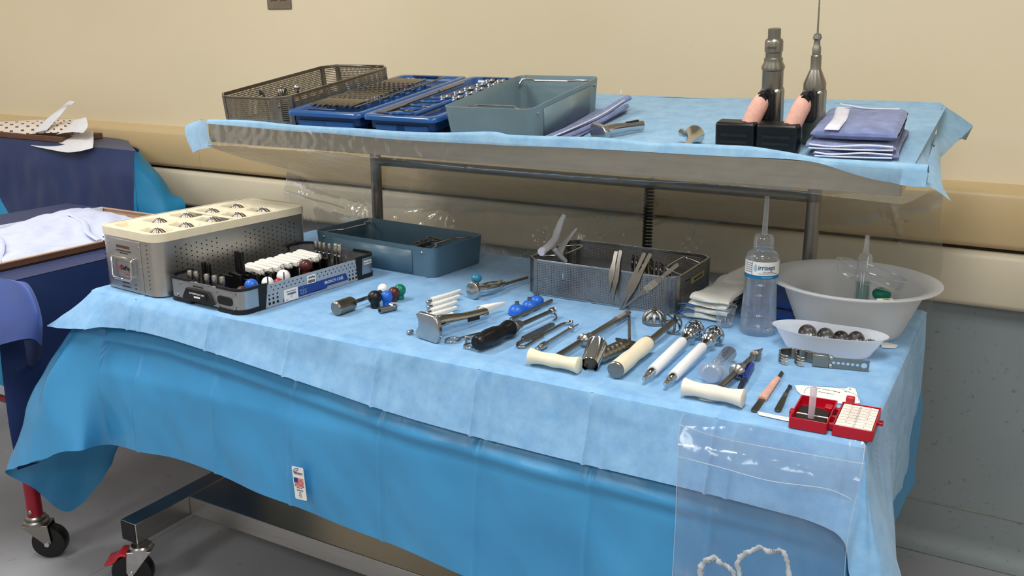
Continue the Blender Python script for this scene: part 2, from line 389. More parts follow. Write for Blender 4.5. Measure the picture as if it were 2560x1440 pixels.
# posts and the cross bar carrying the shelf (they stand on the table)
sf = thing('overhead_shelf', 'stainless steel raised shelf on two posts at the back of the table', 'shelf', (0, 0, 0))
PY = 2.22
zt = lambda y: SO.z + (y - SO.y) * math.tan(TAU) - .03
for px in (943, 2036):
    x = WY(px, 500, PY).x; g = G(); g.tube([(x, PY, TZ - .004), (x, PY, zt(PY) - .012)], .0165, 20); g.build('post', STEELD, sf)
    g = G(); g.lathe([(.02, 0), (.02, .012)], 'z', 20, (x, PY, zt(PY) - .024)); g.build('collar', STEEL, sf)
xa = WY(943, 500, PY).x; xb = WY(2036, 500, PY).x; zb = WY(1700, 465, PY).z
g = G(); g.tube([(xa, PY, zb), (xb, PY, zb)], .0135, 16); g.build('cross_bar', STEELD, sf)
SX0, SX1, SD = -1.97, -.205, .615
def sbox(name, x0, x1, y0, y1, z0, z1, m=STL, bevel=.001):
    g = G(); g.T = M.Translation(SO) @ M.Rotation(TAU, 4, 'X'); g.box(x0, x1, y0, y1, z0, z1); return g.build(name, m, sf, bevel=bevel)
sbox('shelf_plate', SX0, SX1, 0, SD, -.008, -.0035)
g = G(); g.box(SX0, SX1, 1.793, 1.797, 1.193, 1.247); g.build('front_lip', STL, sf, bevel=.0015)
sbox('side_lip', SX0, SX0 + .004, .0, SD, -.04, -.003); sbox('side_lip', SX1 - .004, SX1, .0, SD, -.04, -.003)
sbox('back_lip', SX0, SX1, SD - .004, SD, -.04, -.003)

# coiled black cord hanging from the cross bar
pa = WY(1619, 448, 2.27); pb = WY(1616, 612, 2.27)
g = G(); n = 26 * 12; zz0 = pa.z; zz1 = .872
pts = [(pa.x + .011 * cos(2 * pi * i / 12), 2.285 + .011 * sin(2 * pi * i / 12), zz0 + (zz1 - zz0) * i / n) for i in range(n + 1)]
g.tube(pts, .0032, 6); tag(g.build('coiled_cord', BLACKM), 'black coiled cord hanging behind the clear sheet below the raised shelf', 'cord')

# ================================================================== DRAPES
def drapemat(name, c1, c2, rough, weave=0, sheen=0, trans=.0, wr=1.0, sc=6):
    t = NT(name); p = t.n('ShaderNodeBsdfPrincipled'); t.l(p.outputs[0], t.out.inputs[0])
    v = t.coord(); n1 = t.noise(v, sc, 6, .65); n3 = t.noise(t.coord('Object', (1, 1, .35)), 9, 5, .6)
    f = n1
    if weave:
        tc = t.n('ShaderNodeTexCoord'); sx = t.n('ShaderNodeSeparateXYZ'); t.l(tc.outputs['Object'], sx.inputs[0])
        a = t.math('ADD', t.math('ADD', sx.outputs[0], sx.outputs[1]), sx.outputs[2]); b = t.math('SUBTRACT', t.math('SUBTRACT', sx.outputs[0], sx.outputs[1]), sx.outputs[2])
        w1 = t.math('SINE', t.math('MULTIPLY', a, 2300)); w2 = t.math('SINE', t.math('MULTIPLY', b, 2300))
        ww = t.math('MULTIPLY', t.math('ADD', t.math('MULTIPLY', w1, w2), 1), .5)
        f = t.math('ADD', t.math('MULTIPLY', n1, 1 - weave * .5), t.math('MULTIPLY', ww, weave * .5))
    t.l(t.ramp(f, [(.3, c1), (.68, c2)]), p.inputs['Base Color'])
    p.inputs['Roughness'].default_value = rough; p.inputs['Sheen Weight'].default_value = sheen
    b1 = t.n('ShaderNodeBump'); b1.inputs['Strength'].default_value = .55 * wr; b1.inputs['Distance'].default_value = .012; t.l(n3, b1.inputs['Height'])
    b2 = t.n('ShaderNodeBump'); b2.inputs['Strength'].default_value = .35; b2.inputs['Distance'].default_value = .0008
    t.l(ww if weave else n1, b2.inputs['Height']); t.l(b1.outputs[0], b2.inputs['Normal']); t.l(b2.outputs[0], p.inputs['Normal'])
    return t.m
M_TOP = drapemat('reinforced_drape', (104, 160, 212), (146, 194, 232), .72, .55, .2, wr=.6, sc=26)
M_SKIRT = drapemat('blue_film_drape', (58, 142, 198), (66, 150, 204), .34, 0, 0, wr=.35, sc=3)
M_SHD = drapemat('shelf_drape', (120, 166, 202), (152, 194, 222), .7, .3, .2, wr=.5, sc=30)
M_NAVY = drapemat('navy_drape', (15, 38, 88), (20, 45, 98), .55, 0, .1, wr=.7, sc=5)
M_PERI = drapemat('periwinkle_drape', (58, 82, 154), (64, 90, 164), .6, 0, .1, wr=.5, sc=5)
M_TURQ = drapemat('turquoise_drape', (0, 122, 172), (4, 132, 184), .5, 0, 0, wr=.4, sc=5)

dr = thing('table_drape', 'light blue drape with textured absorbent top hanging over the long back table', 'drape', (0, 0, 0))
def crease(x, xs, w_=.0035):
    return sum(exp(-((x - c) / w_) ** 2) for c in xs)
CRX = [-1.86, -1.60, -1.36, -1.12, -.88, -.64, -.41]
def dtop(u, v):
    x = TX0 + (TX1 - TX0) * u; y = TY0 + (TY1 - TY0) * v
    nz = NZ.noise(V((x * 7, y * 9, 3))) * .5 + NZ.noise(V((x * 22, y * 26, 9))) * .3
    z = TZ - .0014 + nz * .0010
    z += .0016 * crease(x, CRX, .0045) - .0008 * crease(x, [c + .012 for c in CRX], .005) + .0012 * crease(y, [1.66, 1.93], .005) if z else 0
    e = min(u * (TX1 - TX0), (1 - u) * (TX1 - TX0), v * (TY1 - TY0), (1 - v) * (TY1 - TY0))
    if e < .012: z -= (.012 - e) ** 2 / .024 * 1.0 + 0
    return V((x, y, z))
g = G(); g.grid(dtop, 520, 90)
# hanging border of the textured layer: rows from the edge downwards, columns: left side (back->front), front, right side (front->back)
def PYp(x, y, Y): p = WY(x, y, Y); return (p.x, p.y, p.z)
cols = [
 ((TX0, 2.24), (-2.05, 2.24, .80), (-2.09, 2.24, .72)),
 ((TX0, 1.9), (-2.06, 1.9, .80), (-2.12, 1.9, .70)),
 ((TX0, 1.6), (-2.07, 1.58, .80), (-2.16, 1.55, .73)),
 ((TX0, 1.44), (-2.075, 1.42, .815), (-2.155, 1.375, .752)),
 ((TX0 + .02, TY0), (-2.0, 1.388, .82), (-1.995, 1.352, .774)),
 ((-1.95, TY0), (-1.95, 1.405, .83), (-1.935, 1.385, .781)),
 ((-1.75, TY0), (-1.75, 1.408, .83), (-1.75, 1.392, .786)),
 ((-1.35, TY0), (-1.35, 1.41, .80), (-1.35, 1.392, .758)),
 ((-1.04, TY0), (-1.04, 1.41, .80), (-1.04, 1.388, .735)),
 ((-.75, TY0), (-.75, 1.41, .80), (-.75, 1.388, .728)),
 ((-.46, TY0), (-.46, 1.41, .80), PYp(1690, 1213, 1.385)),
 ((-.32, TY0), (-.325, 1.405, .79), PYp(1900, 1266, 1.38)),
 ((-.22, TY0), (-.225, 1.40, .785), PYp(2040, 1306, 1.37)),
 ((TX1 - .015, TY0), (-.180, 1.39, .77), PYp(2104, 1350, 1.35)),
 ((TX1 - .004, TY0), (-.166, 1.385, .755), PYp(2122, 1440, 1.335)),
 ((TX1, TY0 + .006), (-.155, 1.385, .745), PYp(2175, 1540, 1.325)),
 ((TX1, TY0 + .03), (-.145, 1.41, .73), (-.03, 1.33, .50)),
 ((TX1, 1.62), (-.162, 1.60, .74), (-.10, 1.52, .56)),
 ((TX1, 1.85), (-.168, 1.84, .76), (-.165, 1.83, .55)),
 ((TX1, 2.05), (-.168, 2.05, .76), (-.165, 2.06, .50)),
 ((TX1, 2.25), (-.168, 2.25, .76), (-.162, 2.26, .50)),
]
r0 = [(a[0], a[1], TZ - .0068) for a, b, c in cols]; r1 = [b for a, b, c in cols]; r2 = [c for a, b, c in cols]
base = cloth([r0, r1, r2])
def dov(u, v):
    p = base(u, v)
    if 5 / 20 <= u <= 13 / 20: p.y = min(p.y, TY0)
    k = 1.8 * crease(p.x, CRX, .0035) + crease(p.x, [c + .035 for c in CRX], .004) if p.y < 1.42 and p.x < -.3 else 0
    nz = NZ.noise(V((p.x * 8, p.y * 8, p.z * 5))) * .007 + NZ.noise(V((p.x * 30, p.y * 30, p.z * 20))) * .0016
    d = V((0, -1, 0)) if -1.98 < p.x < -.2 and p.y < 1.6 else V((1 if p.x > -1 else -1, 0, 0))
    return p + d * ((nz + .003) * min(1, v * 3) + k * .0035 * min(1, v * 4)) + V((0, 0, nz * .6 * v))
g.grid(dov, 1500, 26, flip=True)
g.build('absorbent_top', M_TOP, dr, ang=80)
# lower skirt of smooth blue film
def PYp(x, y, Y): p = WY(x, y, Y); return (p.x, p.y, p.z)
sc_ = [
 ((TX0, 2.24), (-2.09, 2.24, .6), (-2.10, 2.24, .40)),
 ((TX0, 2.0), (-2.10, 2.0, .6), (-2.07, 1.95, .42)),
 ((TX0, 1.8), (-2.12, 1.76, .6), PYp(275, 1120, 1.62)),
 ((TX0, 1.66), (-2.14, 1.62, .58), PYp(284, 1165, 1.56)),
 ((TX0, 1.54), (-2.17, 1.50, .56), PYp(180, 1282, 1.46)),
 ((TX0, 1.46), (-2.205, 1.37, .56), PYp(85, 1222, 1.36)),
 ((TX0, 1.43), (-2.19, 1.345, .60), PYp(20, 1185, 1.29)),
 ((TX0 + .015, TY0), (-2.15, 1.33, .60), PYp(60, 1165, 1.27)),
 ((TX0 + .035, TY0), (-2.11, 1.31, .60), PYp(150, 1130, 1.29)),
 ((TX0 + .06, TY0), (-2.02, 1.34, .60), PYp(200, 1122, 1.31)),
 ((TX0 + .10, TY0), (-1.95, 1.375, .62), PYp(266, 1112, 1.385)),
 ((-1.85, TY0), (-1.85, 1.385, .65), PYp(350, 1130, 1.37)),
 ((-1.62, TY0), (-1.62, 1.385, .65), PYp(455, 1150, 1.38)),
 ((-1.4, TY0), (-1.40, 1.385, .65), PYp(660, 1237, 1.37)),
 ((-1.15, TY0), (-1.15, 1.385, .65), PYp(900, 1330, 1.38)),
 ((-.92, TY0), (-.92, 1.385, .65), PYp(1100, 1413, 1.37)),
 ((-.65, TY0), (-.65, 1.385, .64), (-.65, 1.37, .405)),
 ((-.4, TY0), (-.4, 1.38, .62), (-.4, 1.36, .39)),
 ((TX1 - .04, TY0), (-.20, 1.37, .6), (-.17, 1.34, .36)),
 ((TX1 - .02, TY0 + .02), (-.16, 1.39, .6), (-.13, 1.36, .34)),
 ((TX1 - .02, 1.6), (-.175, 1.58, .6), (-.165, 1.55, .36)),
 ((TX1 - .02, 1.9), (-.18, 1.9, .6), (-.18, 1.9, .38)),
 ((TX1 - .02, 2.25), (-.158, 2.26, .6), (-.150, 2.26, .42)),
]
s0 = [(a[0] + (.004 if a[0] < -1 else -.004), a[1] + .004, TZ - .009) for a, b, c in sc_]; s05 = [((V(q) * .55 + V(b) * .45)) for q, (a, b, c) in zip(s0, sc_)]
for i, (a, b, c) in enumerate(sc_):
    q = s05[i]
    if 9 < i < 18: q.y = 1.400
sb_ = cloth([s0, s05, [b for a, b, c in sc_], [c for a, b, c in sc_]])
def dsk(u, v):
    p = sb_(u, v)
    k = crease(p.x, [c + .012 for c in CRX], .005)
    front = p.y < 1.42 and p.x > -1.97
    nz = NZ.noise(V((p.x * 5, p.y * 5, p.z * 4 + 7))) * .012 + NZ.noise(V((p.x * 17 + p.z * 9, p.y * 17, p.z * 10))) * .004
    dia = sin(p.x * 21 + p.z * 16 + 2 * NZ.noise(V((p.x * 2, 1, p.z * 3)))) * .0022
    d = V((0, -1, 0)) if front else V((1 if p.x > -1 else -1, -.4, 0))
    if front: p.y = min(p.y, 1.408) + .016 * min(1, max(0, (p.z - .66) / .06))
    if front:
        hz_ = HEMZ(p.x) - .040
        p.y -= .013 * exp(-((p.z - hz_) / (.010 if p.z < hz_ else .03)) ** 2)
    return p + d * ((nz + dia) * min(1, max(0, v - .3) * 2.2) + (k * .004 if front else 0) * min(1, max(0, v - .25) * 3)) + V((0, 0, nz * .8 * v * v))
def HEMZ(x):
    q = [(c[0], c[2]) for c in r2[5:15]]
    for (a, za), (b, zb) in zip(q, q[1:]):
        if x <= b: return za + (zb - za) * max(0, min(1, (x - a) / (b - a)))
    return q[-1][1]
g = G(); g.grid(dsk, 1300, 44, flip=True); sk = g.build('lower_skirt', M_SKIRT, dr, 'smooth blue film skirt', ang=80)
# printed sticker on the skirt
pc = WY(753, 1206, 1.362)
stk = G(); RS = M.Translation(pc + V((0, -.006, 0))) @ M.Rotation(radians(-4), 4, 'Y') @ M.Rotation(radians(0), 4, 'X')
hwS, hhS = .0165, .0385
stk.T = RS; stk.prism(rrect(-hwS, hwS, -hhS, hhS, .003), -.0004, .0004, 'xz'); stk_o = stk.build('sticker', PAPER, dr, 'white printed sticker')
NAVYINK = mat('navy_ink', (44, 54, 130), .5); REDINK = mat('red_ink', (196, 48, 60), .5)
def onst(x, z): return RS @ M.Translation(V((x, -.0008, z))) @ M.Rotation(radians(90), 4, 'X')
txt('PEDIGO', .0072, stk_o, onst(.001, .024), NAVYINK, bold=.0001); txt('UNFOLD', .0048, stk_o, onst(.0, -.0165), NAVYINK)
txt('MADE IN USA', .0026, stk_o, onst(0, -.0105), INK)
g = G(); g.T = RS; g.tube(bez([(-.013, -.0008, .026), (-.008, -.0008, .034), (.002, -.0008, .0355), (-.002, -.0008, .0305), (-.009, -.0008, .0285)]), .0006, 5); g.build('swoosh_print', NAVYINK, stk_o)
g = G(); g.T = RS
for k in range(7): g.box(-.0135, .0135, -.0009, -.0006, -.0075 + k * .0031, -.0075 + k * .0031 + .0016)
g.build('flag_stripes', REDINK, stk_o)
g = G(); g.T = RS; g.box(-.0135, -.003, -.0012, -.0006, .002, .013); g.build('flag_canton', NAVYINK, stk_o)
g = G(); g.T = RS; g.tube([(-.0018, -.0008, -.0205), (-.0018, -.0008, -.028), (-.0045, -.0008, -.028), (0, -.0008, -.034), (.0045, -.0008, -.028), (.0018, -.0008, -.028), (.0018, -.0008, -.0205)], .00045, 5, closed=True); g.build('arrow_print', NAVYINK, stk_o)

# ---- shelf drape
sd = thing('shelf_drape', 'pale blue cloth drape covering the raised shelf with stiff corners sticking out', 'drape', (0, 0, 0))
def ssurf(u, v):
    x = SX0 - .008 + (SX1 - SX0 + .016) * u; y = .004 + (SD - .004) * v
    nz = NZ.noise(V((x * 8, y * 10, 5))) * .5 + NZ.noise(V((x * 25, y * 25, 2))) * .3
    return SP(x, y, -.0012 + nz * .001)
g = G(); g.grid(ssurf, 150, 50)
ft = [(517, 304, 309), (622, 304.5, 318), (718, 317, 327), (818, 322, 333), (895, 324.5, 340), (995, 333, 349), (1100, 335, 355), (1226, 333, 361), (1275, 341, 364), (1400, 345, 368), (1520, 349, 374), (1628, 361, 380), (1691, 362, 384), (1807, 367, 390), (1878, 371, 393), (1974, 386, 398), (2045, 404, 407), (2128, 431, 433), (2191, 448, 450), (2240, 455, 457), (2290, 463, 465), (2314, 462, 468)]
top = []; low = []; inn = []
for x, a, b in ft:
    zt_ = WY(x, a, 1.788); zl = WY(x, b, 1.788)
    hid = b - a < 4
    top.append(V((zt_.x, 1.789, 1.2505 if hid else max(zt_.z, 1.2505)))); low.append(V((zl.x, 1.7865, zl.z)))
    inn.append(SP(zt_.x, .03, .0))
def frontfold(u, v):
    A = [inn, [V((p.x, 1.795, (max(p.z, 1.232) + .003))) for p in top], top, low]
    return spl([spl(r, u) for r in A], v, True)
g.grid(frontfold, 120, 12, flip=True)
def patch(rows, nu, nv, amp=.002, flip=False):
    f = cloth(rows)
    g.grid(lambda u, v: f(u, v) + V((0, NZ.noise(f(u, v) * 14) * amp, NZ.noise(f(u, v) * 14 + V((5, 5, 5))) * amp)), nu, nv, flip)
# left stiff corner
a = V(WY(517, 304, 1.79)); b = V(WY(545, 366, 1.79))
patch([[a, WY(500, 300, 1.86), WY(515, 297, 1.95)], [WY(519, 330, 1.788), WY(492, 318, 1.86), WY(462, 318, 1.93)], [WY(533, 366, 1.787), WY(506, 371, 1.82), WY(482, 382, 1.86)]], 12, 12)
# right back corner flap and right side flap
bk = SP(SX1 - .0, SD, 0)
c1 = V(WY(2351, 257, bk.y)); 
patch([[c1, WY(2392, 285, 2.46), WY(2433, 315, 2.47)], [WY(2342, 330, 2.34), WY(2372, 340, 2.36), WY(2396, 352, 2.38)], [WY(2333, 360, 2.15), WY(2347, 378, 2.2), WY(2352, 392, 2.22)]], 12, 12)
patch([[SP(SX1, SD - .002, 0), c1], [SP(SX1 + .004, .42, -.001), WY(2338, 335, 2.3)], [SP(SX1 + .004, .15, -.001), WY(2325, 400, 2.05)], [SP(SX1 + .004, .0, -.001), WY(2316, 455, 1.80)]], 6, 14)
patch([[WY(2338, 335, 2.3), WY(2344, 350, 2.25), WY(2352, 392, 2.22)], [WY(2325, 385, 2.08), WY(2340, 400, 2.06), WY(2352, 425, 2.05)], [WY(2300, 440, 1.9), WY(2330, 445, 1.9), WY(2356, 462, 1.9)], [WY(2262, 459, 1.79), WY(2325, 468, 1.80), WY(2378, 504, 1.82)]], 8, 16)
patch([[WY(2225, 440, 1.786), WY(2270, 448, 1.784), WY(2316, 455, 1.79)], [WY(2225, 456, 1.785), WY(2265, 464, 1.783), WY(2320, 468, 1.79)]], 8, 2)
# back edge: the drape stands up a little along the back lip
patch([[SP(x, SD - .015, -.001) for x in (-1.97, -1.4, -.8, -.21)], [SP(-1.97, SD + .012, .012), WY(1462, 250, 2.47), WY(1953, 247, 2.47), c1 + V((0, .01, 0))]], 40, 3)
g.build('drape_sheet', M_SHD, sd, ang=70)
g = G(); g.grid(cloth([[WY(2432, 316, 2.465), WY(2415, 350, 2.44)], [WY(2396, 352, 2.385), WY(2400, 346, 2.39)]]), 3, 3); g.build('turned_corner', mat('grey_drape_back', (140, 160, 178), .7), sd, thick=.0006)

# ---- clear plastic sheet
M_FILM = film('clear_sheet', (176, 170, 156), .2, .16, .3, 22, (1, 1, .3), .5)
cf = thing('clear_plastic_sheet', 'clear wrinkled plastic sheet hanging below the raised shelf behind the instruments', 'plastic sheet', (0, 0, 0))
YB = 2.30
fx = [-1.97, -1.6, -1.2, -.8, -.5, -.205]
lipb = [V((x, 1.784, 1.247 - .062 + .006 * sin(x * 11))) for x in fx]
lipt = [V((x, 1.784, 1.243)) for x in fx]
mid = [WY(700, 428, 2.2), WY(860, 452, 2.1), WY(1130, 450, 2.05), WY(1500, 470, 2.1), WY(1900, 500, 2.15), WY(2352, 475, 2.2)]
bot = [WY(715, 436, YB), WY(900, 500, YB), WY(1240, 520, YB), WY(1600, 540, YB), WY(1980, 560, YB), WY(2350, 560, YB)]
b2_ = [WY(706, 520, YB), V((bot[1].x, YB, .90)), V((bot[2].x, YB, .88)), V((bot[3].x, YB, .87)), V((bot[4].x, YB, .87)), WY(2356, 660, YB)]
b3_ = [V((b2_[0].x, YB + .02, .80)), V((bot[1].x, YB + .02, .8)), V((bot[2].x, YB + .02, .78)), V((bot[3].x, YB + .02, .76)), V((bot[4].x, YB + .02, .76)), WY(2322, 800, YB)]
ff = cloth([lipt, lipb, mid, bot, b2_, b3_])
SEGS = [((1215, 425), (1060, 560)), ((1060, 560), (975, 640)), ((1330, 455), (990, 545)), ((1130, 470), (960, 500)), ((880, 455), (925, 545)), ((1460, 555), (1310, 640)), ((1900, 450), (1560, 590)), ((700, 470), (860, 520)), ((2230, 500), (2250, 620)), ((1680, 500), (1500, 600))]
SEGW = [tuple((WY(*q, YB).x, WY(*q, YB).z) for q in sg) for sg in SEGS]
SPOT = [(WY(x, y, YB).x, WY(x, y, YB).z) for x, y in ((1110, 548), (760, 445), (1490, 570), (2235, 590), (1350, 600), (1720, 600), (900, 540), (2300, 700))]
def ridge(x, z):
    o = 0
    for (a, b), (c, d) in SEGW:
        dx, dz = c - a, d - b; t = max(0, min(1, ((x - a) * dx + (z - b) * dz) / (dx * dx + dz * dz))); e = hypot(x - a - dx * t, z - b - dz * t)
        if e < .03: o += exp(-(e / .006) ** 2) * (.4 + .6 * t)
    for (a, b) in SPOT:
        e = hypot(x - a, z - b)
        if e < .08: o += 1.1 * NZ.noise(V((x * 95, 2, z * 60))) * exp(-(e / .035) ** 2)
    return o
def filmf(u, v):
    p = ff(u, v); k = min(1, max(0, v - .19) * 6)
    nz = NZ.noise(V((p.x * 6 + p.z * 5, p.y * 3, p.z * 6))) * .009 + NZ.noise(V((p.x * 22 + p.z * 10, p.y * 8, p.z * 14))) * .0016 + abs(NZ.noise(V((p.x * 4 - p.z * 6, p.y * 2, p.z * 2 + 4)))) * .012
    p = p + V((0, nz * k * .8 - (.007 * ridge(p.x, p.z) if v > .38 else 0), nz * .5 * k))
    if v < .2: p.y = 1.784 - abs(NZ.noise(V((p.x * 30, 0, p.z * 30)))) * .004
    return p
g = G(); g.grid(filmf, 420, 170); g.build('sheet', M_FILM, cf, ang=60)

# ================================================================== THINGS ON THE RAISED SHELF
def rot(a): return radians(a)
PERF = mesh_metal('perforated_steel', (150, 140, 124), .0052, .0052, .5)
PERF2 = mesh_metal('perforated_steel_fine', (150, 150, 152), .0042, .0042, .5, rough=.35)
def basket(name, label, loc, rz, L_, W_, H_, m, shelf, c=.03, rimm=STEELD, slots=True):
    b = thing(name, label, 'basket', loc, rz, shelf=shelf)
    o8 = chamf(0, L_, 0, W_, c); t = .0012
    g = G()
    for i in range(8):
        (xa_, ya_), (xb_, yb_) = o8[i], o8[(i + 1) % 8]
        g.add([(xa_, ya_, .004), (xb_, yb_, .004), (xb_, yb_, H_ - .004), (xa_, ya_, H_ - .004)], [(0, 1, 2, 3)])
    g.build('side_mesh', m, b, ang=20)
    g = G(); g.prism(o8, .003, .0045); g.build('floor_mesh', m, b)
    g = G(); g.shell(o8, H_ - .007, H_, .003); g.shell(o8, 0, .006, .003); g.build('rim', rimm, b, bevel=.0006)
    for i, (x, y) in enumerate(o8):
        j = (i + 1) % 8; k = (i - 1) % 8; g = G()
        for q in (j, k):
            dx, dy = o8[q][0] - x, o8[q][1] - y; l_ = hypot(dx, dy); ww = min(.009, l_ * .3); e_ = (x + dx / l_ * ww, y + dy / l_ * ww)
            nx, ny = (x - L_ / 2) * .004, (y - W_ / 2) * .004
            g.add([(x + nx, y + ny, 0), (e_[0] + nx, e_[1] + ny, 0), (e_[0] + nx, e_[1] + ny, H_), (x + nx, y + ny, H_)], [(0, 1, 2, 3)])
        g.build('corner_strip', STEELD, b, thick=.0010, flat=True)
    return b
def wire_handle(par, pts, r=.0022, m=STEEL, name='wire_handle'):
    g = G(); g.tube(bez(pts, len(pts) * 5), r, 8); return g.build(name, m, par)
# -- long perforated basket at the back left
BX, BY, BL, BW, BH = -1.945, .012, .49, .245, .088
bk1 = basket('perforated_basket', 'long perforated steel basket at the left end of the raised shelf', SP(BX, BY), rot(91.5), BL, BW, BH, PERF, True, .035, WARM)
# its local x runs into depth, so local y is to the left: shift origin to the right corner
bk1.matrix_world = M.Translation(SP(BX + BW, BY)) @ M.Rotation(TAU, 4, 'X') @ M.Rotation(rot(91), 4, 'Z')
wire_handle(bk1, [(.008, .20, BH - .006), (.03, .2, BH - .01), (.03, .12, BH - .01), (.008, .12, BH - .006)])
wire_handle(bk1, [(BL - .006, .21, BH - .012), (BL - .04, .205, BH + .002), (BL - .04, .08, BH + .002), (BL - .006, .07, BH - .012)])
def inb(x, y, z=0): return SP(BX + x, BY + y, .006 + z)     # x to the right, y to the back inside the basket
o = thing('bone_elevator', 'serrated claw retractor blade leaning inside the long perforated basket', 'retractor', inb(.13, .17), rot(35), shelf=True)
g = G(); g.T = M.Rotation(rot(-32), 4, 'Y'); g.prism([(0, 0), (.012, -.008), (.02, .004), (.03, -.008), (.034, .006), (.044, -.004), (.046, .01), (.12, .02), (.12, .045), (0, .05)], .0, .002, 'xy')
g.T = M.Translation((-.02, 0, .052)) @ M.Rotation(rot(20), 4, 'Y') @ M.Rotation(rot(90), 4, 'X'); g.build('blade', WARM, o)
g = G(); g.tube([(0, .0, .0), (-.01, 0, .045)], .004, 8); g.build('shank', WARM, o)
o = thing('ball_tip_handle', 'round ball end of a steel handle inside the long perforated basket', 'handle', inb(.155, .155), 0, shelf=True)
g = G(); g.ball((0, 0, .076), .009, 14, 10); g.build('ball', STEEL, o); g = G(); g.tube([(0, 0, .068), (0, .02, .0)], .0035, 8); g.build('shaft', WARM, o)
o = thing('rake_retractor', 'small curled rake retractor standing in the front of the long basket', 'retractor', inb(.17, .07), rot(10), shelf=True)
for k in range(4):
    g = G(); g.tube(bez([(.005 * k, 0, .05), (.005 * k, -.006, .075), (.005 * k, .006, .09), (.005 * k, .014, .08), (.005 * k, .012, .07)]), .0017, 6); g.build('prong', DARKST, o)
g = G(); g.box(-.003, .018, -.001, .001, .0, .052); g.build('shank', DARKST, o)
o = thing('hook_retractor', 'dark narrow hook retractor at the front right inside the long basket', 'retractor', inb(.155, .03), rot(0), shelf=True)
g = G(); g.tube(bez([(0, 0, 0), (0, 0, .06), (-.004, 0, .085), (-.012, 0, .092), (-.014, 0, .08)]), .003, 8, flat=(1.6, .6)); g.build('hook', DARKST, o)

# -- two blue moulded trays
BLUE = mat('blue_moulded_plastic', (30, 82, 142), .22, var=.04, vscale=8, coat=.3)
BLUED = mat('blue_moulded_dark', (24, 62, 112), .3, var=.04)
def btray(label, x0, x1, y0, y1, hz=.058):
    b = thing('blue_instrument_tray', label, 'tray', SP(x0, y0), rot(0), shelf=True); w_, d_ = x1 - x0, y1 - y0
    R = rrect(0, w_, 0, d_, .022, 6); Ri = rrect(.016, w_ - .016, .016, d_ - .016, .018, 6); Rj = rrect(.024, w_ - .024, .024, d_ - .024, .014, 6)
    g = G(); n = len(R)
    lv = [(R, hz - .012), (R, hz - .004), (rrect(.004, w_ - .004, .004, d_ - .004, .02, 6), hz), (Ri, hz), (Rj, hz - .004), (rrect(.03, w_ - .03, .03, d_ - .03, .012, 6), hz - .018)]
    vs = [(*p, z) for r_, z in lv for p in r_]; fs = [(i * n + j, i * n + (j + 1) % n, (i + 1) * n + (j + 1) % n, (i + 1) * n + j) for i in range(len(lv) - 1) for j in range(n)]
    fs.append(tuple(range((len(lv) - 1) * n, len(lv) * n))); g.add(vs, fs); g.build('rim', BLUE, b, ang=60)
    g = G(); g.prism(rrect(.014, w_ - .014, .016, d_ - .016, .012, 4), .022, hz - .012); g.build('body', BLUED, b, bevel=.002)
    for xx in (.03, w_ - .13):
        for yy in (.010, d_ - .075):
            g = G(); g.prism(rrect(xx + .0, xx + .10, yy, yy + .065, .008, 3), 0.0, .034); g.build('foot_block', BLUE, b, bevel=.002)
    for yy in (.022, d_ - .03):
        g = G(); g.box(w_ * .25, w_ * .62, yy, yy + .006, hz - .001, hz + .003); g.build('clip_ridge', BLUED, b, bevel=.001)
    return b, w_, d_
HZ = .058
tA, wA, dA = btray('blue moulded tray of long steel drill bits beside the perforated basket', -1.693, -1.452, .004, .52)
tB, wB, dB = btray('blue moulded tray of flat steel instruments beside the grey steel tray', -1.446, -1.226, .003, .52)
for tr_, w_ in ((tA, wA),):
    for yy in (.11, .36):
        for k in range(6):
            g = G(); g.box(.045 + k * .026, .058 + k * .026, yy, yy + .014, HZ - .02, HZ + .001); g.build('holder_block', BLUE, tr_, bevel=.002)
    for k in range(5):
        g = G(); xx = wA - .062; yy = .16 + k * .05
        for s in (0, .018): g.box(xx + s, xx + s + .008, yy, yy + .012, HZ - .02, HZ)
        g.build('clip', BLUE, tr_, bevel=.002)
txt('SMALL DRILLS', .007, tA, face((.08, .0095, .017), (1, 0, 0), (0, 0, 1)), INKG)
txt('FLEXIBLE', .006, tB, face((.07, .0095, .017), (1, 0, 0), (0, 0, 1)), INKG)
def twist(x, y0, y1, r, z, slant, i, parent=None):
    o = thing('drill_bit', '%s steel drill bit from the left in the blue tray' % ORD[i], 'drill bit', SP(-1.693 + x, .004 + y0, z), rot(90) - slant, 'drill bits in the blue tray', True)
    Ln = y1 - y0; g = G(); g.lathe([(r * .8, 0), (r, .002), (r, .075), (r * .7, .08)], 'x', 10); g.build('shank', WARM, o)
    g = G(); a = .08; b = Ln - .07; n = 34
    for s in (0, pi):
        g.tube([(a + (b - a) * q / n, cos(q * .9 + s) * r * .5, sin(q * .9 + s) * r * .5) for q in range(n + 1)], r * .62, 6)
    g.build('flutes', STEELD, o)
    g = G(); g.lathe([(r * .7, b), (r * .8, b + .002), (r * .8, Ln - .005), (r * .3, Ln)], 'x', 10); g.build('tail', WARM, o)
for k in range(8): twist(.045 + k * .0175, .055 + .004 * (k % 2), .43, .0048, HZ + .004, radians(-1 - .3 * k), k)
o = thing('bone_brush', 'long bristled cleaning brush lying along the drill bits in the blue tray', 'brush', SP(-1.693 + .185, .06, HZ + .003), rot(88), shelf=True)
g = G(); g.tube([(0, 0, 0), (.40, 0, .004)], .0022, 8); g.build('rod', WARM, o)
g = G()
for k in range(120):
    a = random.random() * 6.3; x = .05 + .28 * k / 120; g.tube([(x, 0, .001), (x + .002, cos(a) * .011, .002 + abs(sin(a)) * .009)], .0005, 3, False)
g.build('bristles', STEEL, o, kind='stuff')
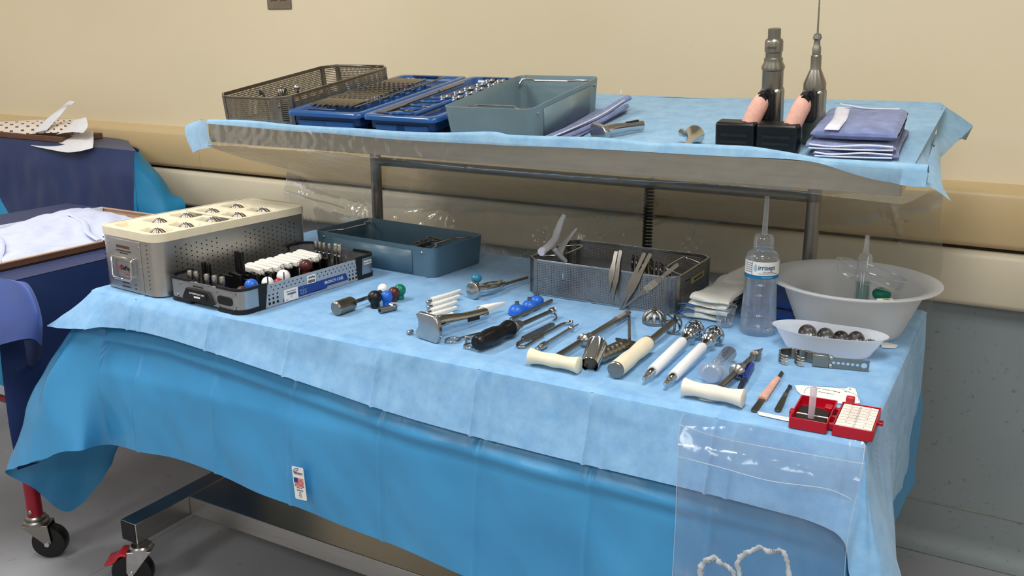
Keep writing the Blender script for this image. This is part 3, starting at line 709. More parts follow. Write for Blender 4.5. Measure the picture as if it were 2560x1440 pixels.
# flat instruments in tray B
o = thing('flat_osteotome', 'dark flat steel blade along the left side of the second blue tray', 'blade', SP(-1.446 + .042, .03, HZ - .001), rot(90), shelf=True)
g = G(); g.prism([(0, -.012), (.09, -.012), (.11, -.006), (.30, -.004), (.30, .004), (0, .012)], 0, .003); g.build('blade', DARKST, o)
g = G(); g.lathe([(.004, .26), (.0045, .30), (.0035, .38), (.002, .385)], 'x', 8, (0, 0, .003)); g.build('shaft', WARM, o)
k = 0
for (x, y) in [(.085, .035), (.1, .075), (.12, .12)]:
    o = thing('washer_plate', '%s oval steel plate from the front in the second blue tray' % ORD[k], 'steel plate', SP(-1.446 + x, y, HZ), rot(-10), 'oval plates in the second blue tray', True); k += 1
    g = G(); g.lathe([(.016, 0), (.016, .0025)], 'z', 18, flat=(1, 1.1)); g.build('plate', WARM, o, bevel=.0005)
    g = G(); g.lathe([(.003, .0025), (.003, .0035)], 'z', 10); g.build('hole_rim', DARKST, o)
for q in range(5):
    g = G(); yy = .03 + q * .045
    g.tube(bez([(.068, yy, HZ), (.085, yy - .012, HZ + .003), (.11, yy - .01, HZ + .003), (.125, yy + .01, HZ + .001)]), .0038, 8); g.build('moulded_ridge', BLUE, tB)
g = G(); g.tube([(.14, .03, HZ - .001), (.145, .30, HZ - .001)], .006, 10); g.build('moulded_ridge', BLUE, tB)
kk = 0
for r_ in range(5):
    for c_ in range(3):
        x = .105 + c_ * .036 + .004 * (r_ % 2); y = .2 + r_ * .056
        o = thing('adapter_bit', '%s polished steel adapter in the %s row of the second blue tray' % (['left', 'middle', 'right'][c_], ORD[r_]), 'adapter', SP(-1.446 + x, y, HZ + .003), rot(60), 'adapters in the second blue tray', True)
        g = G(); g.lathe([(.004, 0), (.0075, .003), (.0075, .012), (.004, .016), (.0065, .019), (.0065, .026), (.003, .03)], 'x', 10); g.build('body', STEEL, o)
        g = G(); g.box(.008, .012, -.010, .010, -.004, .004); g.build('wing', CHROME, o, bevel=.001)
        g = G(); g.lathe([(.008, -.004), (.009, .001), (.006, .004)], 'z', 12, (x + .012, y - .012, HZ)); g.build('moulded_knob', BLUE, tB)

# -- grey steel trays with wire handles (one on the shelf, one on the table)
GREY = mat('grey_blue_enamel', (112, 134, 142), .3, var=.05, vscale=7, spec=.6)
GREYT = mat('grey_blue_enamel_dark', (88, 118, 136), .34, var=.05, vscale=7, spec=.6)
def gtray(label, loc, rz, L_, W_, H_, shelf, m, tp=.93, end=False):
    b = thing('steel_tray', label, 'tray', loc, rz, shelf=shelf)
    Ro = rrect(0, L_, 0, W_, .022, 6); cx, cy = L_ / 2, W_ / 2
    def sc(R, f, d=0): return [(cx + (x - cx) * f * (1 - d / cx), cy + (y - cy) * f * (1 - d / cy)) for x, y in R]
    lv = [(sc(Ro, tp), 0), (sc(Ro, 1), H_), (sc(Ro, 1, .0015), H_ + .0006), (sc(Ro, 1, .0022), H_ - .001), (sc(Ro, tp, .002), .002)]
    n = len(Ro); g = G(); vs = [(*p, z) for r_, z in lv for p in r_]
    fs = [(i * n + j, i * n + (j + 1) % n, (i + 1) * n + (j + 1) % n, (i + 1) * n + j) for i in range(4) for j in range(n)]
    fs += [tuple(range(n))[::-1], tuple(range(4 * n, 5 * n))]; g.add(vs, fs); g.build('pan', m, b, ang=50)
    # pressed panels on the long sides, rivets and swing handles at the ends
    for s, y in ((-1, 0), (1, W_)):
        yb = cy + (y - cy) * (tp + (1 - tp) * .05); yt = cy + (y - cy) * (tp + (1 - tp) * .86)
        g = G(); x0, x1 = L_ * .17, L_ * .83
        g.add([(x0, yb + s * .0015, .004), (x1, yb + s * .0015, .004), (x1, yt + s * .0015, H_ * .86), (x0, yt + s * .0015, H_ * .86)], [(0, 1, 2, 3)]); g.build('side_panel', m, b, thick=.003, bevel=.0006)
        for x in (L_ * .09, L_ * .91):
            g = G(); g.lathe([(.0045, 0), (.004, s * .003), (.002, s * .0045)], 'y', 10, (x, cy + (y - cy) * .985, H_ * .82)); g.build('rivet', STEEL, b)
    z = H_ - .006
    for sx in (0, 1):
        X = lambda v: v if sx == 0 else L_ - v
        pts = [(X(.03), .012, z - .012), (X(.022), .018, z - .001), (X(.03), .05, z + .001), (X(.05), .068, z + .002), (X(.05), W_ - .068, z + .002), (X(.03), W_ - .05, z + .001), (X(.022), W_ - .018, z - .001), (X(.03), W_ - .012, z - .012)]
        g = G(); g.tube(pts, .0026, 8); g.build('wire_handle', STEEL, b)
    return b
gt1 = gtray('empty grey-blue steel tray with two wire handles on the raised shelf', (0, 0, 0), 0, .40, .228, .082, True, GREY, .95)
gt1.matrix_world = M.Translation(SP(-1.20 + .226, .008)) @ M.Rotation(TAU, 4, 'X') @ M.Rotation(rot(90 + 2), 4, 'Z')

# -- towels
TOW = mat('blue_towel', (124, 136, 180), .95, var=.1, vscale=40, bump=.7, bscale=400, sheen=.3)
TOWW = mat('white_towel_stripe', (226, 226, 236), .95, var=.04, bump=.7, bscale=400)
def pad(fn_, layers, m, name, parent=None, amp=.002):
    g = G()
def folded(g, x0, x1, y0, y1, z0, z1, r, amp, seed=0, nx=26, ny=20):
    """soft rounded slab"""
    def f(u, v):
        a = 2 * pi * v; ca, sa = cos(a), sin(a)
        p_ = .35; cx_ = (abs(ca) ** p_) * (1 if ca > 0 else -1); sz_ = (abs(sa) ** .8) * (1 if sa > 0 else -1)
        y = (y0 + y1) / 2 + (y1 - y0) / 2 * cx_; z = (z0 + z1) / 2 + (z1 - z0) / 2 * sz_
        e = min(1, (min(u, 1 - u) * 14) ** .5)
        x = x0 + (x1 - x0) * u; z = (z0 + z1) / 2 + (z - (z0 + z1) / 2) * (.25 + .75 * e)
        q = V((x * 18 + seed, y * 18, z * 30))
        up = 1 if sa > .1 else 0
        return V((x + NZ.noise(q) * amp * 2, y + NZ.noise(q + V((9, 0, 0))) * amp * 2, z + (NZ.noise(q * .8) * amp * 1.6 if up else 0)))
    g.grid(f, nx, ny, flip=True)
TR = rot(8)
def stripe(o, x0, x1, y0, y1, z):
    g = G(); g.grid(lambda u, v: V((x0 + (x1 - x0) * u + .004 * sin(v * 5), y0 + (y1 - y0) * v, z + .0016 - .004 * (2 * v - 1) ** 6)), 4, 16); g.build('white_stripe', TOWW, o, thick=.0012)
def hem(o, pts, r=.0018):
    g = G(); g.tube(bez(pts, 30), r, 6); g.build('hem', TOWW, o)
for k, (z0, z1, dx, dy, lab) in enumerate([(0, .015, .012, .0, 'bottom blue towel of the folded stack at the right end of the shelf'), (.0145, .030, .0, .002, 'middle blue towel with white hems in the folded stack on the shelf'), (.029, .056, .004, .012, 'top blue towel with a white stripe on the folded stack on the shelf')]):
    o = thing('folded_towel', lab, 'towel', SP(-.398, .085), TR - rot(8) + rot(3), 'folded blue towels', True)
    g = G(); folded(g, dx, .165 + dx * .5, dy, .215 + dy, z0, z1, .01, .003, k * 7); g.build('cloth', TOW, o)
    if k == 2: stripe(o, .03, .058, .012, .222, z1); hem(o, [(.03, .222, z1 + .004), (.05, .2, z1 + .006), (.09, .19, z1 + .003), (.15, .205, z1 + .0)])
    else:
        hem(o, [(.005 + dx, -.001 + dy, z1 - .004), (.05, -.004 + dy, z1 - .006), (.11, -.003 + dy, z1 - .001), (.16, .0 + dy, z1 - .003)])
        hem(o, [(.005 + dx, -.001 + dy, z0 + .004), (.08, -.004 + dy, z0 + .005), (.16, .0 + dy, z0 + .006)])
o = thing('towel_under_tray', 'blue towel spread out under the grey tray on the shelf', 'towel', SP(-1.225, .006), 0, shelf=True)
g = G(); folded(g, -.005, .31, .004, .40, .0005, .0065, .01, .0012, 3, 40, 20); g.build('cloth', TOW, o)
g = G(); g.tube(bez([(-.004, -.004, .007), (.02, -.006, .012), (.07, -.006, .010), (.12, -.004, .006)], 24), .0045, 8, flat=(1, .8)); g.build('rolled_edge', TOW, o)
g = G(); g.tube(bez([(.245, .0, .008), (.275, .1, .016), (.295, .25, .02), (.302, .38, .03), (.31, .41, .035)], 30), [.009] * 31, 8, flat=(1.3, .7)); g.tube(bez([(.26, .0, .006), (.295, .1, .01), (.308, .25, .012), (.318, .38, .02)], 30), .006, 8); g.build('raised_fold', TOW, o)
hem(o, [(-.004, -.0085, .011), (.05, -.0095, .013), (.11, -.008, .008)], .0012)
hem(o, [(.262, .01, .014), (.288, .1, .020), (.304, .25, .024), (.312, .38, .034)], .0018)
gt1.matrix_world = M.Translation(SEZ * .0055) @ gt1.matrix_world

# -- slotted mallet and cone impactor
o, Ln, k = lay('slotted_mallet', 'polished steel slotted mallet lying alone on the shelf drape', 'mallet', (1493, 331), (1606, 310), .017, shelf=True)
g = G(); g.prism([(-.027, -.001 + .0), (-.034, .01), (-.034, .024), (-.024, .034), (.024, .034), (.034, .022), (.034, .01), (.027, .0)], 0, .014, 'yz'); hd = g.build('head', STEEL, o, bevel=.002)
g = G(); g.tube([(.01, 0, .018), (.05, 0, .018), (.09, 0, .016), (Ln, 0, .014)], [.013, .013, .011, .012], 12, flat=(.8, 1)); g.build('handle', CHROME, o)
g = G(); g.prism(rrect(.075, Ln - .01, -.0035, .0035, .003, 3), .025, .0285); g.build('slot', BLACKM, o)
o, Ln, k = lay('cone_impactor', 'chrome funnel-shaped impactor lying beside the drill batteries', 'impactor', (1712, 372), (1748, 325), .016, shelf=True)
g = G(); g.lathe([(.0035, 0), (.005, .03), (.007, .06), (.012, .085), (.021, .105), (.022, .108), (.018, .108), (.010, .095)], 'x', 20, (0, 0, .018)); g.build('cone', CHROME, o)
g = G(); g.tube([(.1, .02, .022), (.115, .028, .022)], [.006, .009], 12); g.build('side_stud', CHROME, o)
g = G(); g.lathe([(.004, -.03), (.0035, 0.001)], 'x', 12, (0, 0, .018)); g.build('stem', STEEL, o)

# -- two cordless surgical drills standing on their backs
TAPE = mat('pink_wrap', (222, 172, 156), .9, var=.06, vscale=60, bump=.6, bscale=300)
GUN = mat('gunmetal', (146, 143, 134), .36, .9, var=.04, vscale=20)
def drill(label, bx, by, top):
    o = thing('surgical_drill', label, 'drill', SP(bx, by), 0, 'surgical drills', True)
    g = G(); g.box(-.0225, .0225, -.018, .022, .0, .115); g.build('motor_body', GUN, o, bevel=.008)
    g = G(); g.box(-.019, .011, -.045, -.012, .052, .112); g.build('trigger_housing', BLACKM, o, bevel=.005)
    g = G(); g.lathe([(.009, -.052), (.009, -.044)], 'y', 14, (-.006, 0, .102)); g.lathe([(.007, -.048), (.008, -.04)], 'y', 14, (.004, 0, .112)); g.build('trigger', BLACK, o)
    g = G(); g.tube(bez([(-.008, -.025, .092), (-.012, -.042, .088), (-.018, -.062, .07), (-.024, -.075, .05)], 12), [.0175] * 13, 16, flat=(1, 1.15)); g.build('wrapped_grip', TAPE, o)
    g = G()
    g.prism(rrect(-.088, -.006, -.105, -.065, .006, 3), .0005, .060); g.build('battery', BLACK, o, bevel=.005)
    for q in range(2):
        g = G(); g.box(-.075, -.02, -.1065, -.104, .018 + q * .014, .024 + q * .014); g.build('battery_groove', BLACKM, o)
    g = G(); prof = top; g.lathe(prof, 'z', 22, (0, .002, 0)); g.build('chuck', GUN, o)
    return o
dx1, dy1 = -.498, .195; dx2, dy2 = -.412, .195
d1 = drill('surgical drill with a wide stepped chuck on top, black battery at its foot', dx1, dy1, [(.0215, .112), (.0215, .150), (.0235, .152), (.0235, .158), (.019, .166), (.019, .174), (.0165, .176), (.0165, .186), (.0185, .188), (.0185, .208), (.0165, .212), (.013, .214), (.013, .233), (.009, .234)])
txt('stryker', .007, d1, face((0, -.0171, .198), (1, 0, 0), (0, 0, 1)), INK)
d2 = drill('surgical drill with a long thin wire in its tip, black battery at its foot', dx2, dy2, [(.0225, .112), (.0225, .125), (.0115, .152), (.0105, .154), (.0105, .18), (.0085, .182), (.0085, .196), (.007, .198), (.006, .21), (.009, .214), (.007, .222), (.003, .224)])
g = G(); g.tube([(0, .002, .222), (.0, .002, .328)], [.0022, .0012], 8); g.build('wire', STEEL, d2)

# ================================================================== TRAYS, CASES AND BASKET ON THE TABLE
TT = TZ
# -- grey tray at the back
gt2 = gtray('dark grey-blue steel tray with dark clamps inside, at the back of the table', (-1.758, 1.952, TT), rot(-4.3), .435, .227, .079, False, GREYT, .97)
CLDARK = mat('dark_gold_steel', (96, 84, 62), .25, 1, var=.3, vscale=40)
for k in range(4):
    a = V((-1.758, 1.952, 0)) + M.Rotation(rot(-4.3), 3, 'Z') @ V((.25 + .025 * k, .13 + .01 * (k % 2), 0))
    o = thing('ring_clamp', '%s dark ring-handled clamp in the grey tray at the back' % ORD[k], 'clamp', (a.x, a.y, TT + .004 + .011 * k), rot(20 + 16 * k), 'clamps in the back tray')
    for s in (-1, 1):
        g = G(); g.tube([(.014 * cos(q * pi / 6), s * .014 + .012 * sin(q * pi / 6), .03) for q in range(12)], .0028, 6, closed=True); g.build('finger_ring', DARKST, o)
        g = G(); g.tube([(-.012, s * .012, .03), (-.05, s * .002, .022), (-.09, -s * .002, .01)], .003, 6); g.build('shank', DARKST, o)
# -- aluminium reamer case
ALU = mat('brushed_aluminium', (196, 194, 190), .34, .95, var=.02, vscale=30, stretch=(1, 1, 10))
CX, CY_, CR_, CL, CW, CH = -2.022, 1.455, rot(-5), .232, .488, .150
cs = thing('reamer_case', 'tall perforated aluminium case with a cream moulded insert on top, left end of table', 'case', (CX, CY_, TT), CR_)
R_ = rrect(0, CL, 0, CW, .035, 8)
g = G(); g.shell(R_, .002, CH - .012, .0025); g.build('case_wall', ALU, cs, ang=50)
g = G(); g.shell(rrect(.001, CL - .001, CW * .5, CW - .001, .034, 8), CH - .012, CH + .005, .0015); g.build('rear_upstand', ALU, cs, ang=50)
g = G(); nh = 0
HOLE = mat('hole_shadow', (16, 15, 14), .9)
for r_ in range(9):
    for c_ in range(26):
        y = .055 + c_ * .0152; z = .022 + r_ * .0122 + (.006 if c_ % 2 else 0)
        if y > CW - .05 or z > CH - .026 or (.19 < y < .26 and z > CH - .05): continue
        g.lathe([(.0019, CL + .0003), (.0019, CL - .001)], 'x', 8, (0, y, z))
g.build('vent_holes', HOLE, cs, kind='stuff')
g = G()
for x in (.02, .145 + .045):
    for c_ in range(11): g.lathe([(.0017, -.0004), (.0017, .001)], 'y', 8, (x + (.0 if x < .1 else .006), .003 if False else .0, .02 + c_ * .0108))
for c_ in range(11): pass
g.build('end_vent_holes', HOLE, cs, kind='stuff')
g = G(); g.box(.036, .172, -.002, .0, .006, CH - .018); g.build('end_plate', ALU, cs, bevel=.0008)
g = G(); g.prism(rrect(.075, .13, CH - .040, CH - .033, .003, 4), -.0025, -.0005, 'xz'); g.build('slot', mat('brown_slot', (90, 62, 44), .6), cs)
g = G(); g.tube([(.062, -.004, .086), (.062, -.010, .082), (.064, -.013, .04), (.070, -.013, .034), (.135, -.013, .034), (.141, -.013, .04), (.143, -.010, .082), (.143, -.004, .086)], .003, 10); g.build('bail_handle', CHROME, cs)
g = G(); g.box(.056, .149, -.008, -.001, .082, .089); g.build('handle_hinge', CHROME, cs, bevel=.001)
g = G(); g.box(.068, .137, -.0035, -.0015, .036, .076); g.build('name_plate', ALU, cs)
def onend(x, z, y=-.0042): return face((x, y, z), (1, 0, 0), (0, 0, 1))
txt('DePuy', .0165, cs, onend(.107, .060), INK, wid=.9, bold=.0003)
g = G(); g.lathe([(.0045, -.0042), (.0045, -.003)], 'y', 14, (.083, 0, .0605)); g.build('red_dot', REDINK, cs)
g = G(); g.box(.083, .127, -.0042, -.0035, .0505, .0511); g.build('red_rule', REDINK, cs)
txt('TR-372', .006, cs, onend(.108, .043), mat('brown_ink', (150, 96, 60), .5))
txt('PINNACLE ACETABULAR CUP SYSTEM', .0042, cs, onend(.104, .103, -.0024), INK, wid=.85); txt('INSTRUMENTATION', .0042, cs, onend(.104, .0975, -.0024), INK, wid=.85)
txt('REAMER HEADS', .0046, cs, onend(.10, .022, -.0024), INK, wid=.9); txt('CE', .006, cs, onend(.14, .022, -.0024), INK)
txt('BASKET ASSEMBLY', .0046, cs, onend(.10, .012, -.0024), INK, wid=.9); txt('CE', .006, cs, onend(.14, .012, -.0024), INK)
g = G()
for x, z in ((.042, .118), (.166, .118), (.168, .07), (.042, .03)): g.lathe([(.0025, -.0035), (.0025, -.001)], 'y', 8, (x, 0, z))
g.build('rivets', STEEL, cs)
# cream insert with wells
def ins(u, v):
    x = .004 + (CL - .008) * u; y = .004 + (CW - .008) * v; z = CH + .004
    best = 9
    for (wx, wy) in WELLS:
        d = max(abs(x - wx) / .037, abs(y - wy) / .027) if True else 0
        d = ((abs(x - wx) / .037) ** 3.2 + (abs(y - wy) / .027) ** 3.2) ** (1 / 3.2); best = min(best, d)
    if best < 1.15: z -= .028 * (1 - max(0, min(1, (best - .8) / .35)) ** 1.5)
    e = min(u * CL, (1 - u) * CL, v * CW, (1 - v) * CW)
    if e < .012: z += .004 * (1 - e / .012) ** .5 if e > .004 else .002
    if y < .12 and .04 < x < .19 and y > .03 and best > 1.15: z -= 0
    return V((x, y, z))
WELLS = [(.055 + .0, .06)] + [(.168, .055 + .082 * k) for k in range(5)] + [(.062, .135 + .082 * k) for k in range(4)]
def clampr(x, y, r=.03):
    cx = min(max(x, r), CL - r); cy = min(max(y, r), CW - r); dx, dy = x - cx, y - cy; d = hypot(dx, dy)
    if d > r: return cx + dx / d * r, cy + dy / d * r
    return x, y
g = G()
def ins2(u, v):
    p = ins(u, v); p.x, p.y = clampr(p.x, p.y); return p
g.grid(ins2, 80, 170, flip=False); g.shell([(p[0] + 0, p[1]) for p in rrect(-.002, CL + .002, -.002, CW + .002, .036, 8)], CH - .013, CH + .007, .004)
g.build('cream_insert', CREAM, cs, ang=60)
def dome(o, r, h, n, mm, z0=0, name='spoke', rings=True, capr=.25):
    """domed reamer shell: base ring, n spokes, cap"""
    g = G(); g.lathe([(r * .93, z0), (r, z0), (r, z0 + r * .16), (r * .95, z0 + r * .18), (r * .90, z0 + r * .16), (r * .90, z0)], 'z', 28, caps=False); g.build('base_ring', mm, o)
    for k in range(n):
        a = 2 * pi * k / n; pts = []
        for q in range(6):
            t = radians(8 + 66 * q / 5); pts.append((cos(a) * r * .95 * cos(t), sin(a) * r * .95 * cos(t), z0 + r * .1 + h * sin(t)))
        g = G(); g.tube(pts, [r * .085] * 6, 6, flat=(1.5, .6)); g.build(name, mm, o)
    g = G(); g.lathe([(r * capr * 1.15, z0 + r * .1 + h * .90), (r * capr, z0 + r * .1 + h * .99), (r * .1, z0 + r * .1 + h * 1.03), (r * .08, z0 + r * .1 + h * 1.1), (.0005, z0 + r * .1 + h * 1.1)], 'z', 16); g.build('cap', mm, o)
def loc(root_, p): return (root_.matrix_world @ V(p)) if False else root_.matrix_basis @ V(p)
bpy.context.view_layer.update()
for k, (wx, wy) in enumerate(WELLS[1:6] + WELLS[6:]):
    if k == 5: pass
    p = cs.matrix_world @ V((wx, wy, CH - .0225))
    side = 'right' if k < 5 else 'left'
    o = thing('domed_reamer', '%s domed steel reamer head from the front in the %s row of the cream insert' % (ORD[k if k < 5 else k - 5], side), 'reamer head', p, 0, 'reamer heads in the cream insert')
    dome(o, .0238 + .0006 * (k % 5), .027, 8, STEELD)

# -- broach case
BXo, BYo, BR, BLn, BWd, BHt = -1.782, 1.452, rot(-4.5), .262, .455, .056
bc = thing('broach_case', 'low black and silver case with a blue label strip, before the aluminium case', 'case', (BXo, BYo, TT), BR)
SIL = mat('silver_panel', (176, 180, 184), .36, .85, var=.02)
R2 = rrect(0, BLn, 0, BWd, .03, 7)
g = G(); g.prism(rrect(.003, BLn - .003, .003, BWd - .003, .03, 7), .006, .012); g.build('floor_plate', BLACKM, bc)
def seg(R, cond, z0, z1, t, d=0):
    g = G(); n = len(R); cx, cy = BLn / 2, BWd / 2
    for i in range(n):
        a, b = R[i], R[(i + 1) % n]
        if cond((a[0] + b[0]) / 2, (a[1] + b[1]) / 2):
            A = [(cx + (x - cx) * (1 + d / cx), cy + (y - cy) * (1 + d / cy)) for x, y in (a, b)]
            B_ = [(cx + (x - cx) * (1 - (t - d) / cx), cy + (y - cy) * (1 - (t - d) / cy)) for x, y in (a, b)]
            g.add([(*A[0], z0), (*A[1], z0), (*B_[1], z0), (*B_[0], z0), (*A[0], z1), (*A[1], z1), (*B_[1], z1), (*B_[0], z1)], [(0, 1, 5, 4), (1, 2, 6, 5), (2, 3, 7, 6), (3, 0, 4, 7), (4, 5, 6, 7), (3, 2, 1, 0)])
    return g
def fine(R, n=6):
    out = []
    for i in range(len(R)):
        a, b = R[i], R[(i + 1) % len(R)]; m_ = max(1, int(hypot(b[0] - a[0], b[1] - a[1]) / .008))
        out += [(a[0] + (b[0] - a[0]) * k / m_, a[1] + (b[1] - a[1]) * k / m_) for k in range(m_)]
    return out
RF = fine(R2)
for nm, yc in (('front_end_panel', lambda x, y: y < .062), ('rear_end_panel', lambda x, y: y > BWd - .062)):
    seg(RF, yc, .008, BHt, .002).build(nm, SIL, bc, ang=50)
for nm, yc in (('black_bumper', lambda x, y: y < .072 and not (.09 < x < .18)), ('black_bumper', lambda x, y: y > BWd - .072 and not (.08 < x < .18))):
    o = seg(RF, yc, BHt - .002, BHt + .004, .0055, .0015); 
    o.build(nm, BLACKM, bc, ang=50, kind='stuff'); seg(RF, yc, .0, .010, .008, .0015).build('rubber_foot', BLACKM, bc, ang=50, kind='stuff')
for (x0, x1) in ((BLn - .0025, BLn + .0025),):
    for y0, y1 in ((.055, .075), (BWd - .075, BWd - .055)):
        g = G(); g.prism([(y0, 0), (y1 - .004, 0), (y1 + (.006 if y0 < .1 else .0), BHt + .004), (y0 - (0 if y0 < .1 else .006), BHt + .004)], x0, x1, 'yz'); g.build('corner_post', BLACKM, bc, bevel=.001)
g = G(); g.prism([(.062, .016), (.078, .040), (.158, .040), (.176, .014), (.170, .010), (.066, .010)], -.006, -.0005, 'xz'); g.build('front_handle', BLACK, bc, bevel=.001)
g = G(); g.box(.085, .152, -.0072, -.0058, .020, .034); g.build('handle_recess', BLACKM, bc)
g = G(); g.box(.078, .158, -.0022, .004, BHt - .003, BHt - .001); g.build('bright_edge', STEEL, bc)
txt('ACTIS BROACH CASE', .0056, bc, face((.118, -.0075, .030), (1, 0, 0), (0, 0, 1)), PAPER)
g = G(); g.box(.108, .130, -.0078, -.0070, .0205, .0245); g.build('small_label', PAPER, bc)
g = G(); g.box(.10, .135, -.0024, .001, BHt - .0105, BHt - .0090); g.build('slot', HOLE, bc)
for xc, yc, ax in ((.012, .010, 0), (BLn - .03, .0, 0)):
    pass
g = G(); g.prism(rrect(.186, .236, .018, .038, .008, 4), -.0022, -.0005, 'xz'); g.build('corner_window', BLACK, bc)
g = G()
for x, z in ((.184, .046), (.245, .046), (.19, .012), (.243, .014), (.05, .046), (.04, .016)):
    g.lathe([(.003, -.0035), (.0035, -.0015), (.0035, 0)], 'y', 10, (x, 0, z))
g.build('rivets', STEEL, bc)
# right long side: silver perforated sloping panel
g = G(); yA, yB = .072, BWd - .066
side = [(yA, .002), (yA + .012, BHt), (yB - .006, BHt), (yB + .006, .002)]
g.prism(side, BLn - .0005, BLn + .0015, 'yz'); g.box(BLn - .004, BLn + .002, yA, yB, 0, .004); sp = g.build('side_panel', mat('side_panel_silver', (170, 178, 186), .5, .3, var=.02), bc)
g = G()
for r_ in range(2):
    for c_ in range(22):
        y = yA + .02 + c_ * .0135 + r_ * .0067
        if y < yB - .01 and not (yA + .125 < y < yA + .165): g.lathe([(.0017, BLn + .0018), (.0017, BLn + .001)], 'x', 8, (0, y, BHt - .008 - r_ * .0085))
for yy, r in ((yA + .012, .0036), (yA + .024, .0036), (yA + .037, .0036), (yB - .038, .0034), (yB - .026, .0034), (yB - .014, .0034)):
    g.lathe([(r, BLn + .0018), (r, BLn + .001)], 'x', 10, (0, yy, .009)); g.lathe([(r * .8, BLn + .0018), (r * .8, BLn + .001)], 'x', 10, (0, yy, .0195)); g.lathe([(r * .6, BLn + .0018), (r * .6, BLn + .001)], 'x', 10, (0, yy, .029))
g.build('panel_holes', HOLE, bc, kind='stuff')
g = G(); g.prism([(yA + .052, .0045), (yA + .066, .029), (yB - .052, .029), (yB - .044, .010), (yA + .20, .010), (yA + .195, .0045)], BLn + .0016, BLn + .0022, 'yz')
bl = g.build('blue_label_strip', mat('royal_blue_print', (28, 62, 140), .45, var=.05, vscale=60), bc)
def onside(y, z, x=BLn + .0026): return face((x, y, z), (0, 1, 0), (0, 0, 1))
txt('tis', .026, bc, onside(yA + .118, .0165), SIL, wid=.95); txt('BROACH CASE', .0115, bc, onside(yA + .222, .0195), PAPER, wid=.85)
txt('2570-00-300  CE', .0042, bc, onside(yA + .165, .0065), INK)
lab = G(); lab.box(BLn + .0018, BLn + .0034, yA + .056, yA + .1, .002, .031); lb = lab.build('white_label', PAPER, bc)
txt('BIOMET, CLIPPER BROACH, ST', .0028, lb, onside(yA + .078, .0255, BLn + .0038), INK, wid=.8); txt('2001', .0026, lb, onside(yA + .078, .0125, BLn + .0038), INK); txt('2004', .0026, lb, onside(yA + .064, .0055, BLn + .0038), INK)
def barcode(par, y0, y1, z0, z1, x):
    g = G(); y = y0
    while y < y1: w_ = random.choice((.0004, .0007, .001)); g.box(x, x + .0004, y, y + w_, z0, z1); y += w_ + random.choice((.0005, .0008))
    g.build('barcode', INK, par)
barcode(lb, yA + .066, yA + .092, .0165, .0215, BLn + .0034)
lab = G(); lab.box(BLn + .0018, BLn + .003, yA + .132, yA + .160, .029, .050); lb = lab.build('white_label', PAPER, bc)
txt('DePuy', .0066, lb, onside(yA + .148, .0445, BLn + .0034), INK, bold=.0002); barcode(lb, yA + .135, yA + .157, .031, .038, BLn + .003)
g = G(); g.lathe([(.0016, BLn + .0036), (.0016, BLn + .003)], 'x', 8, (0, yA + .1375, .0445)); g.build('dot_print', INK, lb)
g = G(); g.box(BLn + .001, BLn + .0026, BWd - .05, BWd - .022, .036, .046); lb = g.build('end_label', CREAM2, bc); txt('BALLARD', .006, lb, onside(BWd - .036, .041, BLn + .003), INK)
# black holders inside
for yy in [.10 + .026 * q for q in range(11)]:
    g = G(); g.box(.07, .175, yy, yy + .006, .012, .050); g.build('divider', BLACK, bc, bevel=.001)
for (x, y, z) in ((.055, .06, .086), (.072, .06, .083), (.105, .12, .108), (.122, .12, .108)):
    g = G(); g.box(x, x + .011, y, y + .008, .012, z); g.build('upright_fork', BLACK, bc, bevel=.001)
for (x, y) in ((.13, .10), (.15, .095), (.16, .125), (.18, .12), (.19, .15)):
    g = G(); g.box(x - .008, x + .008, y - .005, y + .005, .012, .062); g.build('holder_post', BLACK, bc, bevel=.002)
for y in (.1, .15, .2, .31, .36):
    g = G(); g.tube([(BLn - .018, y, .012), (BLn - .018, y, BHt + .012)], .0018, 8); g.build('steel_pin', STEEL, bc)
bpy.context.view_layer.update()
def inbc(x, y, z): return bc.matrix_world @ V((x, y, z))
CHALK = NT('white_serrated'); 
CHALK = mat('white_serrated', (236, 234, 226), .6, var=.06, vscale=400)
def serr(u, n): return abs((u * n) % 1 - .5) * 2
def broach(o, L_, w0, w1, h0, h1, bend=0.0, m=CHALK, teeth=22, z=None):
    """tapered, gently curved body covered in rows of teeth"""
    nu, nv = teeth * 2, 16
    def f(u, v):
        a = 2 * pi * v; x = L_ * u; w_ = (w0 + (w1 - w0) * u) / 2; h_ = (h0 + (h1 - h0) * u) / 2
        q = 1 - .10 * serr(u, teeth) * (1 if True else 0); ca, sa = cos(a), sin(a)
        cx = abs(ca) ** .5 * (1 if ca > 0 else -1); sz = abs(sa) ** .5 * (1 if sa > 0 else -1)
        return V((x, cx * w_ * q + bend * u * u, (z if z is not None else h0 / 2) + sz * h_ * q))
    g = G(); g.grid(f, nu, nv, flip=True)
    g.lathe([(w0 * .4, -.0005), (w0 * .45, .001)], 'x', 8, (0, 0, h0 / 2 if z is None else z), flat=(1, h0 / w0)); g.lathe([(w1 * .4, L_ - .001), (w1 * .25, L_ + .002)], 'x', 8, (0, bend, h0 / 2 if z is None else z), flat=(1, h1 / w1))
    return g.build('serrated_body', m, o, ang=20)
for k in range(10):
    y = .165 + .0215 * k
    o = thing('rasp', '%s white serrated rasp from the front end inside the broach case' % ORD[k], 'rasp', inbc(.075 + .004 * (k % 3), y - .002, .044), BR + rot(-4), 'rasps in the broach case')
    broach(o, .085 + .003 * (k % 3), .0195, .014, .018, .016, 0, CHALK, 26, .010)
    g = G(); g.lathe([(.004, -.012), (.004, 0)], 'x', 8, (0, 0, .010)); g.build('stub', STEEL, o)
